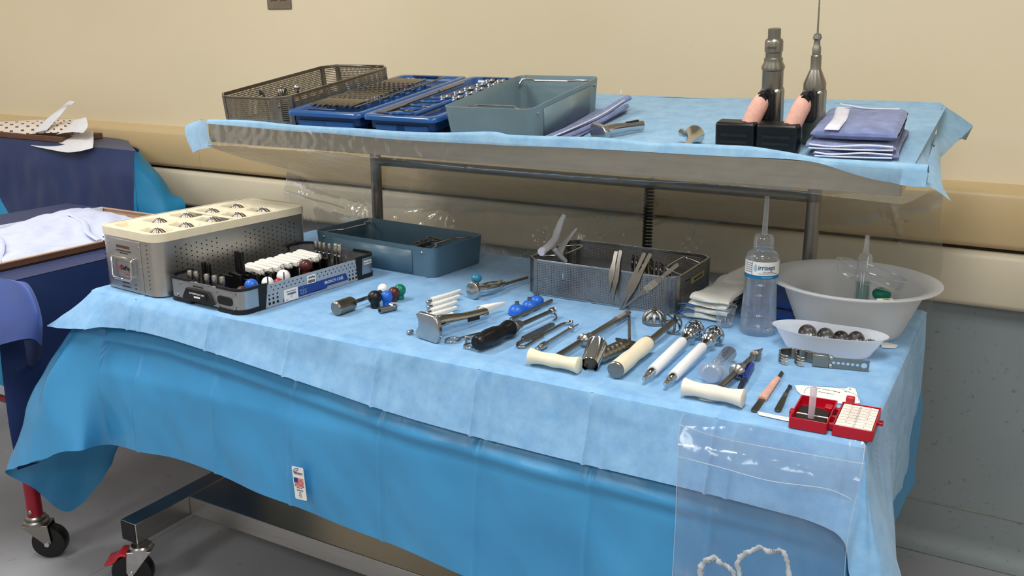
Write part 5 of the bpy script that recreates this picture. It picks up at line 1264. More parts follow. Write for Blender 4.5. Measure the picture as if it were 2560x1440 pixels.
# -- scalpels
def scalpel(label, a, b, tape):
    o, T, L_ = long_tool('scalpel', label, a, b, .0014, .0014, 'scalpel')
    g = G(); g.T = T; w_ = .0056; hz = .0016
    g.prism([(.0, -.003), (.004, -w_), (L_ * .30, -w_ * .95), (L_ * .66, -w_ * .62), (L_ * .72, -.0032), (L_ * .82, -.0028), (L_ * .82, .0028), (L_ * .72, .0032), (L_ * .66, w_ * .62), (L_ * .30, w_ * .95), (.004, w_), (0, .003)], -.0012, .0012); g.build('handle', mat('worn_handle_steel', (112, 108, 96), .4, .95), o, bevel=.0003)
    g = G(); g.T = T; g.prism([(L_ * .80, -.0030), (L_ * .88, -.0046), (L_ * .95, -.0044), (L_, .0030), (L_ * .90, .0026), (L_ * .80, .0020)], -.0006, .0010); g.build('blade', DARKST, o)
    if tape:
        g = G(); g.T = T; x0, x1 = L_ * .27, L_ * .80; n = 14
        g.tube([(x0 + (x1 - x0) * i / n, 0, .0012) for i in range(n + 1)], [(.0082 - .0024 * i / n) * (1 + .05 * sin(i * 2.3)) for i in range(n + 1)], 14, flat=(1, .55)); g.build('pink_tape', TAPE, o)
    else:
        g = G(); g.T = T; g.box(L_ * .52, L_ * .66, -.0040, .0040, .0012, .0016); g.build('bright_band', STEEL, o)
    return o
scalpel('scalpel with its handle wrapped in pink tape, left of two', (1884, 1028), (1957, 928), True)
scalpel('bare steel scalpel, right of two, beside the red counter box', (1943, 1028), (1976, 962), False)
# -- paper strips, packet, tag
def flat(name, label, cat, pts, z, th, m):
    P = [W(*p, TZ) for p in pts]; c = sum(P, V((0, 0, 0))) / len(P); o = thing(name, label, cat, (c.x, c.y, TZ))
    poly = [(p.x - c.x, p.y - c.y) for p in P]
    a = sum(poly[i][0] * poly[(i + 1) % len(poly)][1] - poly[(i + 1) % len(poly)][0] * poly[i][1] for i in range(len(poly)))
    if a < 0: poly = poly[::-1]
    g = G(); g.prism(poly, z, z + th); g.build('sheet', m, o); return o, c
o, c = flat('paper_ruler', 'narrow white paper ruler strip tucked under the red box', 'ruler', [(1893, 1029), (1897, 1038), (1985, 1057), (1983, 1047)], .0002, .0006, PAPER)
inv = o.matrix_basis.inverted(); g = G()
for q in range(20):
    p = inv @ W(1899 + 3.9 * q, 1032.5 + .82 * q, TZ); g.box(p.x, p.x + .0004, p.y - .0022, p.y + .0, .0008, .0010)
g.build('ruler_ticks', INKG, o, kind='stuff')
o, c = flat('torn_packet', 'torn white printed suture packet lying behind the red counter box', 'packet', [(1987, 965), (2006, 965), (2050, 969), (2114, 973), (2122, 970), (2138, 973), (2143, 988), (2148, 1000), (2150, 1009), (2100, 1010), (2050, 1004), (2012, 998), (2002, 987), (1992, 978)], .0003, .0012, PAPER)
inv = o.matrix_basis.inverted()
for (x, y, s, t) in ((2062, 976, .0038, 'SURGICAL  SUTURE  STERILE'), (2066, 985, .0034, 'SINGLE USE ONLY'), (2098, 984, .0055, 'E'), (2125, 975, .005, '▲'), (2118, 982, .003, 'REF 110')):
    p = inv @ W(x, y, TZ); txt(t, s, o, M.Translation((p.x, p.y, .0017)) @ M.Rotation(rot(-2), 4, 'Z'), INK)
P_ = [inv @ W(x, y, TZ) for x, y in ((2010, 985), (2018, 972), (2050, 968), (2095, 972), (2140, 990), (2146, 1004))]
g = G(); g.tube(bez([(p.x, p.y, .0016) for p in P_], 24), .0004, 5); g.build('printed_curve', INKG, o)
o, c = flat('paper_tag', 'folded white paper tag sticking out under the kidney basin', 'tag', [(2200, 858), (2215, 858), (2246, 865), (2238, 871), (2205, 870)], .0003, .0018, PAPER)
o, c = flat('torn_paper_scrap', 'scrap of torn white paper under the front ivory T-handle', 'paper scrap', [(1741, 992), (1758, 991), (1775, 996), (1808, 998), (1800, 1005), (1772, 1004), (1752, 1001)], .0003, .0008, PAPER)
# -- red needle counter box
REDP = mat('red_box_plastic', (186, 14, 40), .3, var=.02, coat=.2)
rb = thing('needle_counter', 'open red needle counter box with a printed white lid, front right of table', 'needle counter', (-.293, 1.427, TZ), rot(2))
w1, d1_, h1 = .060, .108, .0185
def openbox(x0, x1, y0, y1, h, t=.0022):
    g = G(); g.shell(rrect(x0, x1, y0, y1, .003, 3), 0, h, t, floor=.002); return g
openbox(0, w1, 0, d1_, h1).build('box', REDP, rb, bevel=.0006)
openbox(w1 + .0075, w1 + .0075 + .062, .001, d1_ + .001, h1).build('lid', REDP, rb, bevel=.0006)
FOAM = mat('black_foam', (38, 28, 26), .8)
for y0, y1 in ((.012, .040), (.046, .078)):
    g = G(); g.box(.006, w1 - .006, y0, y1, .002, .0115); g.build('foam_pad', FOAM, rb, bevel=.0008)
for y in (.009, .0432): 
    g = G(); g.box(.005, w1 - .005, y - .003, y + .0022, .002, .0108); st = g.build('white_strip', PAPER, rb); txt('MAGNETIC' if y > .02 else 'BLADES', .0036, st, M.Translation((w1 / 2, y - .0004, .0111)), INK)
g = G(); g.box(w1 + .011, w1 + .066, .005, d1_ - .004, .002, h1 - .0015); gp = g.build('number_card', mat('warm_card', (244, 232, 222), .6), rb)
g = G()
for q in range(8): y = .008 + q * .0122; g.box(w1 + .013, w1 + .0645, y, y + .0003, h1 - .0015, h1 - .0012)
g.box(w1 + .0372, w1 + .0376, .006, d1_ - .006, h1 - .0015, h1 - .0012); g.box(w1 + .0392, w1 + .0396, .006, d1_ - .006, h1 - .0015, h1 - .0012)
g.build('ruled_lines', INKG, gp, kind='stuff')
LBR = mat('pink_print', (206, 150, 140), .6)
for q in range(8):
    for c_ in range(2): txt(str(q + 1 + c_ * 8), .0048, gp, M.Translation((w1 + .025 + c_ * .028, .014 + q * .0122, h1 - .0012)), LBR)
for y in (.018, .05, .085):
    g = G(); g.box(w1 - .001, w1 + .009, y, y + .008, .002, .012); g.build('hinge', REDP, rb, bevel=.001)
g = G(); g.box(w1 + .012, w1 + .026, d1_ - .001, d1_ + .010, .004, .028); g.build('latch_tab', REDP, rb, bevel=.002)
g = G(); g.box(-.006, .0, .034, .046, .004, .016); g.build('side_latch', REDP, rb, bevel=.001)
g = G(); g.shell(rrect(w1 + .0695, w1 + .078, .055, .070, .001, 2), .008, .012, .0015); g.build('side_latch', REDP, rb)
g = G(); g.box(w1 - .016, w1 - .004, .070, .088, .002, .0175); g.build('corner_block', REDP, rb, bevel=.001)
p = rb.matrix_basis @ V((.030, .030, .0115))
o = thing('clear_tube', 'frosted pinkish tube standing upright in the red counter box', 'tube', p)
g = G(); g.tube([(0, 0, 0), (.0, .002, .050), (0, .002, .053)], [.0052, .0056, .0035], 14); g.build('tube', film('pinkish_frosted', (246, 232, 246), .5, .2, 0, 10, gloss=1), o)
# -- self retaining retractor
o, Ln, k = lay('rake_retractor', 'hinged steel retractor with two curled rakes and a strap with holes', 'retractor', (1944, 905), (2172, 929), 0)
RET = mat('retractor_steel', (158, 148, 136), .3, 1, var=.02)
hb = .021
def band(pts, z0, z1, name, t=.0016):
    P = bez([(x, y, 0) for x, y in pts], len(pts) * 6); n = len(P); g = G(); vs = []
    for i, p in enumerate(P):
        a = P[max(i - 1, 0)]; b = P[min(i + 1, n - 1)]; d = (b - a).normalized(); nn = V((-d.y, d.x, 0)) * t
        for q, z in ((1, z0), (-1, z0), (-1, z1), (1, z1)): vs.append((p.x + nn.x * q, p.y + nn.y * q, z))
    fs = [(0, 1, 2, 3), tuple(range(4 * n - 4, 4 * n))[::-1]]
    for i in range(n - 1):
        for q in range(4): fs.append((i * 4 + q, (i + 1) * 4 + q, (i + 1) * 4 + (q + 1) % 4, i * 4 + (q + 1) % 4))
    g.add(vs, fs); return g.build(name, RET, o, bevel=.0005)
J = Ln * .55
band([(.018, .030), (.006, .022), (.002, .012), (.004, .002)][::-1] + [(.03, .032), (.06, .018), (J, .006)], 0, hb, 'outer_arm')
band([(.034, .002), (.032, .012), (.038, .022), (.052, .022), (.075, .010), (J, .002)], 0, hb + .002, 'inner_arm')
for x0, y0 in ((.004, .002), (.034, .002)):
    for q in range(4):
        z = .002 + q * .0056; g = G(); g.tube(bez([(x0, y0, z), (x0 + .002, y0 - .007, z), (x0 + .008, y0 - .012, z - .001), (x0 + .015, y0 - .012, z - .001)], 9), .0014, 6); g.build('prong', RET, o)
g = G(); g.box(J - .028, J + .002, -.004, .010, 0, hb + .003); g.build('slider_block', RET, o, bevel=.001)
for z in (.004, .020):
    g = G(); g.ball((J + .006, -.001, z), .0048, 12, 8); g.build('hinge_knob', STEEL, o)
# strap with real holes
def strap():
    g = G(); x0, x1, t = J + .002, Ln, .0012; zc = .0105; hs = [(x0 + .009 + .0086 * i, .0031) for i in range(6)] + [(Ln - .0095, .0056)]
    xs = [x0]; 
    for (hx, r) in hs: 
        a, b = hx - r - .0012, hx + r + .0012
        ca_ = atan2(.0105, r + .0012); ans = sorted([2 * pi * i / 12 + pi / 12 for i in range(12)] + [ca_, pi - ca_, pi + ca_, 2 * pi - ca_]); n = len(ans)
        g.box(xs[-1], a, -t, t, zc - .0105, zc + .0105)
        vo = []; vi = []
        for i in range(n):
            an = ans[i]; c, s_ = cos(an), sin(an); m_ = max(abs(c) / (r + .0012), abs(s_) / .0105)
            vo.append((hx + c / m_, zc + s_ / m_)); vi.append((hx + c * r, zc + s_ * r))
        vs = [(x, y_, z) for y_ in (-t, t) for L__ in (vo, vi) for x, z in L__]; fs = []
        for i in range(n):
            j = (i + 1) % n; fs += [(i, j, n + j, n + i), (2 * n + i, 3 * n + i, 3 * n + j, 2 * n + j), (n + i, n + j, 3 * n + j, 3 * n + i), (i, 2 * n + i, 2 * n + j, j)]
        g.add(vs, fs); xs.append(b)
    g.prism([(xs[-1], 0), (xs[-1] + .003, 0), (Ln - .0005, .004), (Ln, zc), (Ln - .0005, zc + .0065), (xs[-1] + .003, zc + .0105), (xs[-1], zc + .0105)], -t, t, 'xz')
    return g.build('holed_strap', RET, o)
strap()
# -- kidney basin with steel shells
A = W(1950, 812, TZ); B = W(2205, 858, TZ)
PP = NT('milky_plastic'); 
def milky(name, c, tr, rough=.3):
    if name in MATS: return MATS[name]
    t = NT(name); p = t.n('ShaderNodeBsdfPrincipled'); p.inputs['Base Color'].default_value = lin(c); p.inputs['Roughness'].default_value = rough
    tl = t.n('ShaderNodeBsdfTranslucent'); tl.inputs[0].default_value = lin(c); tp = t.n('ShaderNodeBsdfTransparent')
    m1 = t.n('ShaderNodeMixShader'); m1.inputs[0].default_value = .5; t.l(p.outputs[0], m1.inputs[1]); t.l(tl.outputs[0], m1.inputs[2])
    m2 = t.n('ShaderNodeMixShader'); m2.inputs[0].default_value = tr; t.l(m1.outputs[0], m2.inputs[1]); t.l(tp.outputs[0], m2.inputs[2]); t.l(m2.outputs[0], t.out.inputs[0])
    MATS[name] = t.m; return t.m
MILK = milky('milky_basin_plastic', (244, 244, 244), .10); MILK2 = milky('milky_kidney_plastic', (244, 247, 252), .14)
ka = rot(4); kL = .224
kd = thing('kidney_basin', 'translucent white kidney basin holding small steel cups, in front of the round basin', 'basin', (-.314, 1.843, TZ), ka)
def kid(f, L_=kL, W_=.112):
    out = []
    for i in range(40):
        a = 2 * pi * i / 40; x = cos(a) * L_ / 2 * f; y = sin(a) * W_ / 2 * f
        if sin(a) > 0: y -= .014 * exp(-((cos(a) - .1) / .5) ** 2) * f
        out.append((x, y))
    return out
g = G(); lv = [(.70, 0.0), (.74, .004), (.90, .034), (.94, .041), (1.0, .0445), (1.0, .0455), (.935, .043), (.885, .034), (.72, .005), (.68, .002)]
vs = []; n = 40
for f, z in lv: vs += [(*p, z) for p in kid(f)]
fs = [(i * n + j, i * n + (j + 1) % n, (i + 1) * n + (j + 1) % n, (i + 1) * n + j) for i in range(len(lv) - 1) for j in range(n)] + [tuple(range(n))[::-1], tuple(range((len(lv) - 1) * n, len(lv) * n))]
g.add(vs, fs); g.build('basin', MILK2, kd, ang=60)
bpy.context.view_layer.update()
for i, (x, y, tx, tz_, r) in enumerate([(-.044, .010, -118, 25, .0190), (-.010, .008, -112, 35, .0180), (.022, .006, -116, 15, .0165), (.048, .010, -110, 40, .0185), (.076, .002, 30, -50, .0155), (.034, -.012, 35, 10, .0145)]):
    p = kd.matrix_basis @ V((x, y, .027))
    o = thing('drilled_cup', '%s drilled steel cup from the left in the kidney basin' % ORD[i], 'steel cup', p, 0, 'steel cups in the kidney basin', mw=M.Translation(p) @ M.Rotation(rot(tz_), 4, 'Z') @ M.Rotation(rot(tx), 4, 'X') @ M.Translation((0, 0, -.008)))
    g = G(); g.lathe([(r * cos(radians(a)), r * sin(radians(a))) for a in range(0, 86, 10)] + [(r * .88 * cos(radians(a)), r * .88 * sin(radians(a))) for a in range(85, -1, -10)] + [(r, 0)], 'z', 24, caps=False); g.build('shell', STEELD, o, ang=60)
    for ring, e in ((7, 28), (5, 55)):
        for q in range(ring):
            a = 2 * pi * q / ring; e_ = radians(e); c = V((cos(a) * cos(e_), sin(a) * cos(e_), sin(e_)))
            g = G(); g.tube([c * r * .865, c * r * .878], .0024, 8); g.tube([c * r * 1.001, c * r * 1.004], .0024, 8); g.build('drill_hole', mat('bright_hole', (214, 214, 210), .3, .6), o)
# -- round basin
rc = (-.306, 2.022)
ba = thing('round_basin', 'large translucent white round basin at the back right of the table', 'basin', (*rc, TZ))
g = G(); g.lathe([(.104, 0), (.108, .004), (.146, .099), (.157, .105), (.176, .1085), (.178, .1110), (.170, .1122), (.155, .109), (.143, .100), (.106, .006), (.100, .002)], 'z', 72); g.build('bowl', MILK, ba, ang=60)
g = G(); g.T = M.Rotation(rot(-58), 4, 'Z'); g.box(.158, .172, -.017, .013, .1105, .1128); lb = g.build('rim_label', mat('cream_label', (232, 224, 206), .6), ba); txt('DEX', .007, lb, g.T @ M.Translation((.165, 0, .1131)) @ M.Rotation(rot(90), 4, 'Z'), INK)
A = V((rc[0] + .024, rc[1] - .015, TZ + .01)); B = WY(2169, 588, 2.05)
def rel3(p): return tuple(p - A)
o = thing('bulb_syringe', 'clear bulb syringe with a green bulb leaning in the round basin', 'bulb syringe', A)
D = B - A
g = G(); g.tube([rel3(A + D * t) for t in (.18, .2, .76, .80, .81, .98, 1)], [.0165, .0165, .0150, .011, .0065, .0045, .004], 20); g.build('barrel', film('frosted_syringe', (236, 240, 244), .3, .12, 0, 10, gloss=1.2), o)
g = G(); g.ball(rel3(WY(2204, 735, 2.02)), .016, 18, 12, (1.2, 1, .9)); g.build('green_bulb', mat('teal_rubber', (10, 124, 104), .4), o, 'teal green rubber bulb')
g = G(); g.tube([rel3(A + D * t) for t in (.2, .50)], .0125, 16); g.build('green_plunger', mat('teal_rubber_pale', (60, 140, 130), .4), o)
# clear oval tray in the bowl
c0 = WY(2180, 674, 2.0)
o = thing('clear_oval_dish', 'clear plastic oval dish tilted inside the round basin', 'dish', c0)
g = G(); R9 = M.Rotation(rot(2), 4, 'Z') @ M.Rotation(rot(14), 4, 'Y'); g.T = R9
g.tube([(.074 * cos(q * pi / 18), .033 * sin(q * pi / 18), 0) for q in range(36)], .0014, 8, closed=True); g.build('rim', CLEAR, o)
g = G(); g.T = R9; g.lathe([(1.0, 0), (.92, -.022), (.86, -.028), (.5, -.03)], 'z', 36, caps=False, flat=(.073, .032)); g.build('wall', film('very_clear', (220, 224, 228), .12, .08, 0, 10, gloss=1), o)
# -- irrigation bottle
bp = W(1893, 829, TZ); 
bt = thing('irrigation_bottle', 'clear plastic irrigation bottle with a white and blue label and tall nozzle', 'bottle', bp)
BOT = film('bottle_plastic', (240, 246, 252), .13, .08, .05, 20, gloss=1.3)
LIQ = film('bottle_liquid', (206, 222, 246), .14, .05, 0, 10, gloss=.6)
g = G(); g.lathe([(.031, 0), (.0365, .002), (.0385, .008), (.0385, .022), (.0370, .045), (.0345, .085), (.0330, .110), (.0340, .128), (.0345, .132), (.0345, .162), (.0340, .168), (.0300, .176), (.0215, .181), (.0205, .184)], 'z', 40, caps=False); g.build('body', BOT, bt, ang=60)
g = G(); g.lathe([(.030, .0015), (.0355, .006), (.0370, .012), (.0370, .022), (.0355, .045), (.0330, .085), (.0315, .110), (.0320, .118)], 'z', 40); g.build('liquid', LIQ, bt, ang=60)
g = G(); g.lathe([(.0205, .182), (.0215, .184), (.0215, .188), (.0205, .189), (.0215, .191), (.0215, .195), (.0205, .196), (.0215, .198), (.0215, .206), (.0180, .2125), (.0075, .214)], 'z', 32, caps=False); g.build('screw_cap', BOT, bt, ang=40)
g = G(); g.lathe([(.0075, .2135), (.0062, .219), (.0046, .29), (.0046, .294)], 'z', 20); g.build('nozzle', film('nozzle_plastic', (238, 242, 246), .25, .1, 0, 10, gloss=1.2), bt)
fw = atan2(CAM.y - bp.y, CAM.x - bp.x)
def around(par, name, z0, z1, a0, a1, r, m, n=40):
    g = G(); g.grid(lambda u, v: V((r * cos(a0 + (a1 - a0) * u), r * sin(a0 + (a1 - a0) * u), z0 + (z1 - z0) * v)), n, 1); return g.build(name, m, par)
lb = around(bt, 'label', .1325, .1615, fw - 2.6, fw + 2.2, .0350, PAPER, 60)
around(lb, 'blue_band', .1255, .1330, fw - 2.6, fw + 2.2, .0351, mat('petrol_blue_print', (0, 116, 166), .4), 60)
around(lb, 'vertical_rule', .1335, .1608, fw - .62, fw - .585, .0352, NAVYINK, 2)
def wrap(s, size, z, a, par, m, r=.0353, bold=0, wid=1):
    o = txt(s, size, par, M.Identity(4), m, bold=bold, wid=1)
    for v in o.data.vertices:
        x, y, zz = v.co; an = a + x * wid / r; v.co = (cos(an) * (r + zz), sin(an) * (r + zz), z + y)
    o.matrix_local = M.Identity(4); return o
TEAL = mat('petrol_ink', (20, 90, 130), .5)
wrap('irrisept', .0148, .1495, fw + .30, lb, TEAL, bold=.00025, wid=.85)
for q, (s, z) in enumerate((('0.05% Chlorhexidine', .1405), ('Wound debridement and cleansing', .1372))): wrap(s, .0030, z, fw + .42, lb, INKG)
wrap('www.irrisept.com', .0034, .1290, fw + .35, lb, PAPER)
for q in range(5): wrap('Sterile solution', .0028, .157 - q * .0045, fw - .86, lb, INKG)
g = G(); an = fw - .38; g.T = M.Translation((cos(an) * .0354, sin(an) * .0354, .1485)) @ M.Rotation(an, 4, 'Z')
g.prism([(0, .010), (.0028, .0035), (.0040, -.001), (.0030, -.0055), (0, -.007), (-.0030, -.0055), (-.0040, -.001), (-.0028, .0035)], 0, .0003, 'yz'); g.build('drop_logo', mat('pale_drop', (160, 196, 208), .5), lb)
EMB = mat('embossed_clear', (214, 222, 232), .3)
for q, (z, s) in enumerate(((.024, '100'), (.046, '200'), (.068, ''), (.090, '300'), (.112, '400'))):
    if s: wrap('- ' + s + ' -', .0068, z, fw - .02, bt, EMB, r=.0385 if z < .03 else .0372 if z < .06 else .0350)
# -- clear medicine cup
cp = W(1807, 818, TZ)
o = thing('medicine_cup', 'small clear plastic cup in front of the white sponges', 'cup', cp + V((0, .014, 0)))
g = G(); g.lathe([(.0165, .0), (.0175, .001), (.0225, .042), (.0245, .043), (.0248, .045), (.0240, .046), (.0225, .0445)], 'z', 32, caps=False); g.lathe([(.016, .001), (.004, .003)], 'z', 32); g.build('cup', CLEAR, o, ang=50)
# -- lap sponges and navy towel
GAUZE = mat('white_gauze', (238, 236, 226), .95, var=.03, bump=1, bscale=260, sheen=.3)
STRAP = mat('blue_cotton_tape', (50, 100, 160), .8, var=.06, bump=.5, bscale=300)
sp0 = W(1704, 797, TZ)
for k in range(4):
    o = thing('lap_sponge', '%s white gauze lap sponge from the bottom of the stack beside the basket' % ORD[k], 'sponge', sp0 + V((.002 * k, .012, 0)), rot(4 - 2 * k), 'stacked lap sponges')
    zb = .0135 * k
    g = G(); folded(g, .0 + .002 * k, .092 + .003 * (k % 2), -.006, .150 + .03 * k, zb, zb + .0155, .01, .0068, k * 11, 44, 32); g.build('gauze', GAUZE, o)
    if k in (1, 2):
        g = G(); g.tube(bez([(.024, -.008, zb + .006), (.004, -.012, zb + .010), (-.012, .0, zb + .004 - .006 * (k % 2)), (-.004, .01, zb + .002)], 14), .0052, 8, flat=(1.5, .35)); g.build('blue_loop', STRAP, o)
o = thing('lap_sponge', 'crumpled white gauze sponge lying on top toward the back of the stack', 'sponge', sp0 + V((.035, .16, .03)), rot(-6))
g = G(); folded(g, 0, .135, 0, .15, 0, .038, .01, .012, 50, 44, 32); g.build('gauze', GAUZE, o)
NAVT = mat('navy_towel', (26, 70, 140), .9, var=.08, bump=.6, bscale=300, sheen=.2)
np0 = W(1800, 800, TZ)
o = thing('navy_towel', 'folded royal blue towel behind the irrigation bottle', 'towel', np0 + V((.03, .035, 0)), rot(6))
g = G(); folded(g, 0, .12, 0, .13, 0, .026, .01, .004, 70, 26, 24); g.build('lower_fold', NAVT, o)
g = G(); g.T = M.Translation((.004, .012, .024)) @ M.Rotation(rot(9), 4, 'X'); folded(g, 0, .125, 0, .12, 0, .028, .01, .005, 90, 26, 24); g.build('upper_fold', NAVT, o)

# ================================================================== CLEAR POUCH HANGING OVER THE FRONT EDGE
POU = film('pouch_film', (196, 212, 232), .17, .10, .35, 16, (1, 1, .6), 1.1)
po = thing('clear_pouch', 'clear plastic pouch taped to the front right edge of the table drape', 'pouch', (0, 0, 0))
def YL(z): return 1.366 if z < .80 else 1.366 + (z - .80) / .06 * .036
xl = [WY(1712, 1034, 1.40), WY(1701, 1060, 1.395), WY(1694, 1160, 1.366), WY(1690, 1300, 1.360), WY(1682, 1440, 1.352), WY(1678, 1560, 1.35)]
xr = [WY(2140, 1100, 1.40), WY(2163, 1113, 1.395), WY(2150, 1200, 1.350), WY(2122, 1330, 1.335), WY(2112, 1440, 1.335), WY(2108, 1560, 1.335)]
def sheet_(L_, R_, n, dy=0, amp=.006):
    f = cloth([[a, a.lerp(b, .33), a.lerp(b, .67), b] for a, b in zip(L_, R_)])
    def fn(u, v):
        p = f(u, v); q = NZ.noise(V((p.x * 9, 3 + dy * 90, p.z * 7))) * amp + NZ.noise(V((p.x * 30, dy, p.z * 24))) * amp * .25
        return V((p.x, min(p.y, 1.44) - abs(q) - dy, p.z + q * .3))
    return fn
g = G(); g.grid(sheet_(xl, xr, 0), 80, 70); g.build('back_film', POU, po)
def mid_(a, b, t): return a.lerp(b, t)
fl = [WY(1700, 1060, 1.393), WY(1697, 1100, 1.372), WY(1695, 1139, 1.362)]; fr = [WY(2163, 1158, 1.358), WY(2152, 1205, 1.347), WY(2139, 1252, 1.344)]
g = G(); g.grid(sheet_(fl, fr, 0, .004, .003), 60, 12); g.build('folded_flap', POU, po)
EDG = film('film_edge', (226, 236, 246), .75, .1, 0, 10, gloss=1.2)
def edge(L_, dy=.003, r=.0007, nm='film_edge'):
    g = G(); g.tube(bez([V((p.x, p.y - dy, p.z)) for p in L_], 30), r, 5); g.build(nm, EDG, po)
edge([fl[0], WY(1800, 1092, 1.38), WY(1912, 1115, 1.37), fr[0]]); edge([fl[2], WY(1800, 1166, 1.355), WY(1925, 1200, 1.348), WY(2068, 1220, 1.343), fr[2]])
edge(xl, .002, .0006); edge(xr[1:], .002, .0006)
# torn white strips in the pouch
def strip(label, pts, wd, seed):
    P = [WY(x, y, 1.350) for x, y in pts]; c = P[0]; o = thing('torn_strip', label, 'paper strip', c)
    pl = bez([p - c for p in P], 60); random.seed(seed); g = G(); vs = []; fs = []
    for i, p in enumerate(pl):
        a = pl[max(i - 1, 0)]; b = pl[min(i + 1, 60)]; d = (b - a).normalized(); nn = V((-d.z, 0, d.x))
        w1_ = wd * (.35 + .55 * random.random()) * (.5 + .5 * abs(sin(i * .5))); w2_ = wd * (.4 + .35 * random.random())
        vs += [p + nn * w1_, p - nn * w2_ + V((0, -.003 * sin(i * .6), 0))]
    for i in range(60): a = 2 * i; fs.append((a, a + 1, a + 3, a + 2))
    g.add(vs, fs); g.build('strip', PAPER, o, thick=.0004); return o, c
o, c = strip('small torn white strip curled at the bottom of the clear pouch', [(1752, 1470), (1750, 1436), (1752, 1416), (1768, 1399), (1790, 1396), (1806, 1412), (1826, 1420), (1838, 1450), (1845, 1480)], .0075, 3)
o2, c2 = strip('larger torn white strip with printed numbers in the clear pouch', [(1856, 1480), (1848, 1440), (1844, 1404), (1859, 1386), (1874, 1377), (1905, 1370), (1925, 1378), (1958, 1378), (1967, 1402), (1974, 1445), (1978, 1480)], .0072, 5)
p = WY(1938, 1379, 1.347) - c2; txt('110375', .0062, o2, M.Translation(p) @ M.Rotation(rot(4), 4, 'Y') @ M.Rotation(rot(90), 4, 'X'), INK)
p = WY(1772, 1402, 1.346) - c; txt('1103', .0050, o, M.Translation(p) @ M.Rotation(rot(-10), 4, 'Y') @ M.Rotation(rot(90), 4, 'X'), INK)

# ================================================================== RED CART WITH GOWN BOX (left, near)
CRED = mat('red_enamel', (150, 16, 40), .35, var=.04)
CRED2 = mat('dark_red_enamel', (104, 12, 28), .4, var=.05)
cx_, cy2 = -2.385, 1.40
rc_ = thing('red_cart', 'red tubular cart on casters under navy drape at the left edge', 'cart', (-2.8, 1.8, 0))
def cl(x, y, z): return (x + 2.8, y - 1.8, z)
for (x, y) in ((cx_, cy2), (cx_, 2.2), (-3.25, cy2), (-3.25, 2.2)):
    g = G(); g.tube([cl(x, y, .128), cl(x, y, .80)], .0205, 20); g.build('leg', CRED, rc_)
    g = G(); g.lathe([(.024, .118), (.027, .122), (.027, .130), (.022, .134)], 'z', 22, cl(x, y, 0)); g.build('leg_collar', STEELD, rc_)
    g = G(); g.lathe([(.007, 0), (.006, -.003)], 'y', 12, cl(x + .008, y - .019, .152)); g.build('leg_bolt', STEEL, rc_)
    caster(rc_, x + 2.8, y - 1.8, .122, .050, rot(34) if y < 2 else rot(30), None, STEELD, BLACK, 1.15)
zr1 = WX(46, 884, cx_).z; zr2 = WY(12, 998, cy2).z
for x in (cx_, -3.25): g = G(); g.tube([cl(x, cy2, zr1), cl(x, 2.2, zr1)], .009, 10); g.build('side_rail', CRED2, rc_)
for y in (cy2, 2.2): g = G(); g.tube([cl(-3.25, y, zr2), cl(cx_, y, zr2)], .010, 10); g.build('cross_rail', CRED2, rc_)
g = G(); a = cl(-3.28, 1.37, .80); b = cl(-2.365, 2.23, .832); g.box(a[0], b[0], a[1], b[1], a[2], b[2]); g.build('top', CRED2, rc_)
nd = thing('navy_cart_drape', 'navy drape over the red cart with a paler blue corner falling over the leg', 'drape', (0, 0, 0))
XR = -2.352
rows = [[(-3.28, 1.39, .836), (-3.28, 1.8, .836), (-3.28, 2.24, .836)], [(XR, 1.39, .836), (XR, 1.8, .836), (XR, 2.24, .836)]]
g = G(); g.grid(cloth(rows), 20, 20)
def side(u, v):
    y = 1.365 + .9 * u; z = .836 - .50 * v; q = NZ.noise(V((1, y * 5, z * 4))) * .03 * v + .02 * v * sin(u * 14)
    return V((XR + .006 + .05 * v * v + q, y - .05 * v * (1 - u), z))
g.grid(side, 60, 24); g.build('navy_sheet', M_NAVY, nd, ang=80)
def wcl(rows, amp=.004): 
    f = cloth(rows); return lambda u, v: f(u, v) + V((NZ.noise(f(u, v) * 8) * amp, NZ.noise(f(u, v) * 9) * amp, 0))
g = G(); g.grid(wcl([[(-2.75, 1.36, .838), (-2.5, 1.36, .838), (XR, 1.36, .838), (XR + .004, 1.42, .834)],
    [WY(-60, 700, 1.35), WY(0, 700, 1.34), WY(62, 706, 1.34), WX(72, 712, XR + .01)],
    [WY(-60, 790, 1.32), WY(20, 790, 1.31), WY(92, 780, 1.32), WY(103, 790, 1.36)],
    [WY(-70, 880, 1.30), WY(0, 862, 1.30), WY(72, 847, 1.31), WY(104, 866, 1.36)]]), 40, 30); g.build('pale_corner', M_PERI, nd, 'periwinkle blue corner of the drape', ang=80)
g = G(); g.grid(wcl([[WY(60, 850, 1.34), WY(90, 850, 1.36), WY(108, 850, 1.40)], [WY(68, 905, 1.40), WY(86, 915, 1.42), WY(103, 890, 1.44)], [WY(78, 925, 1.46), WY(84, 930, 1.47), WY(95, 915, 1.48)]]), 8, 10); g.build('hanging_fold', M_NAVY, nd)
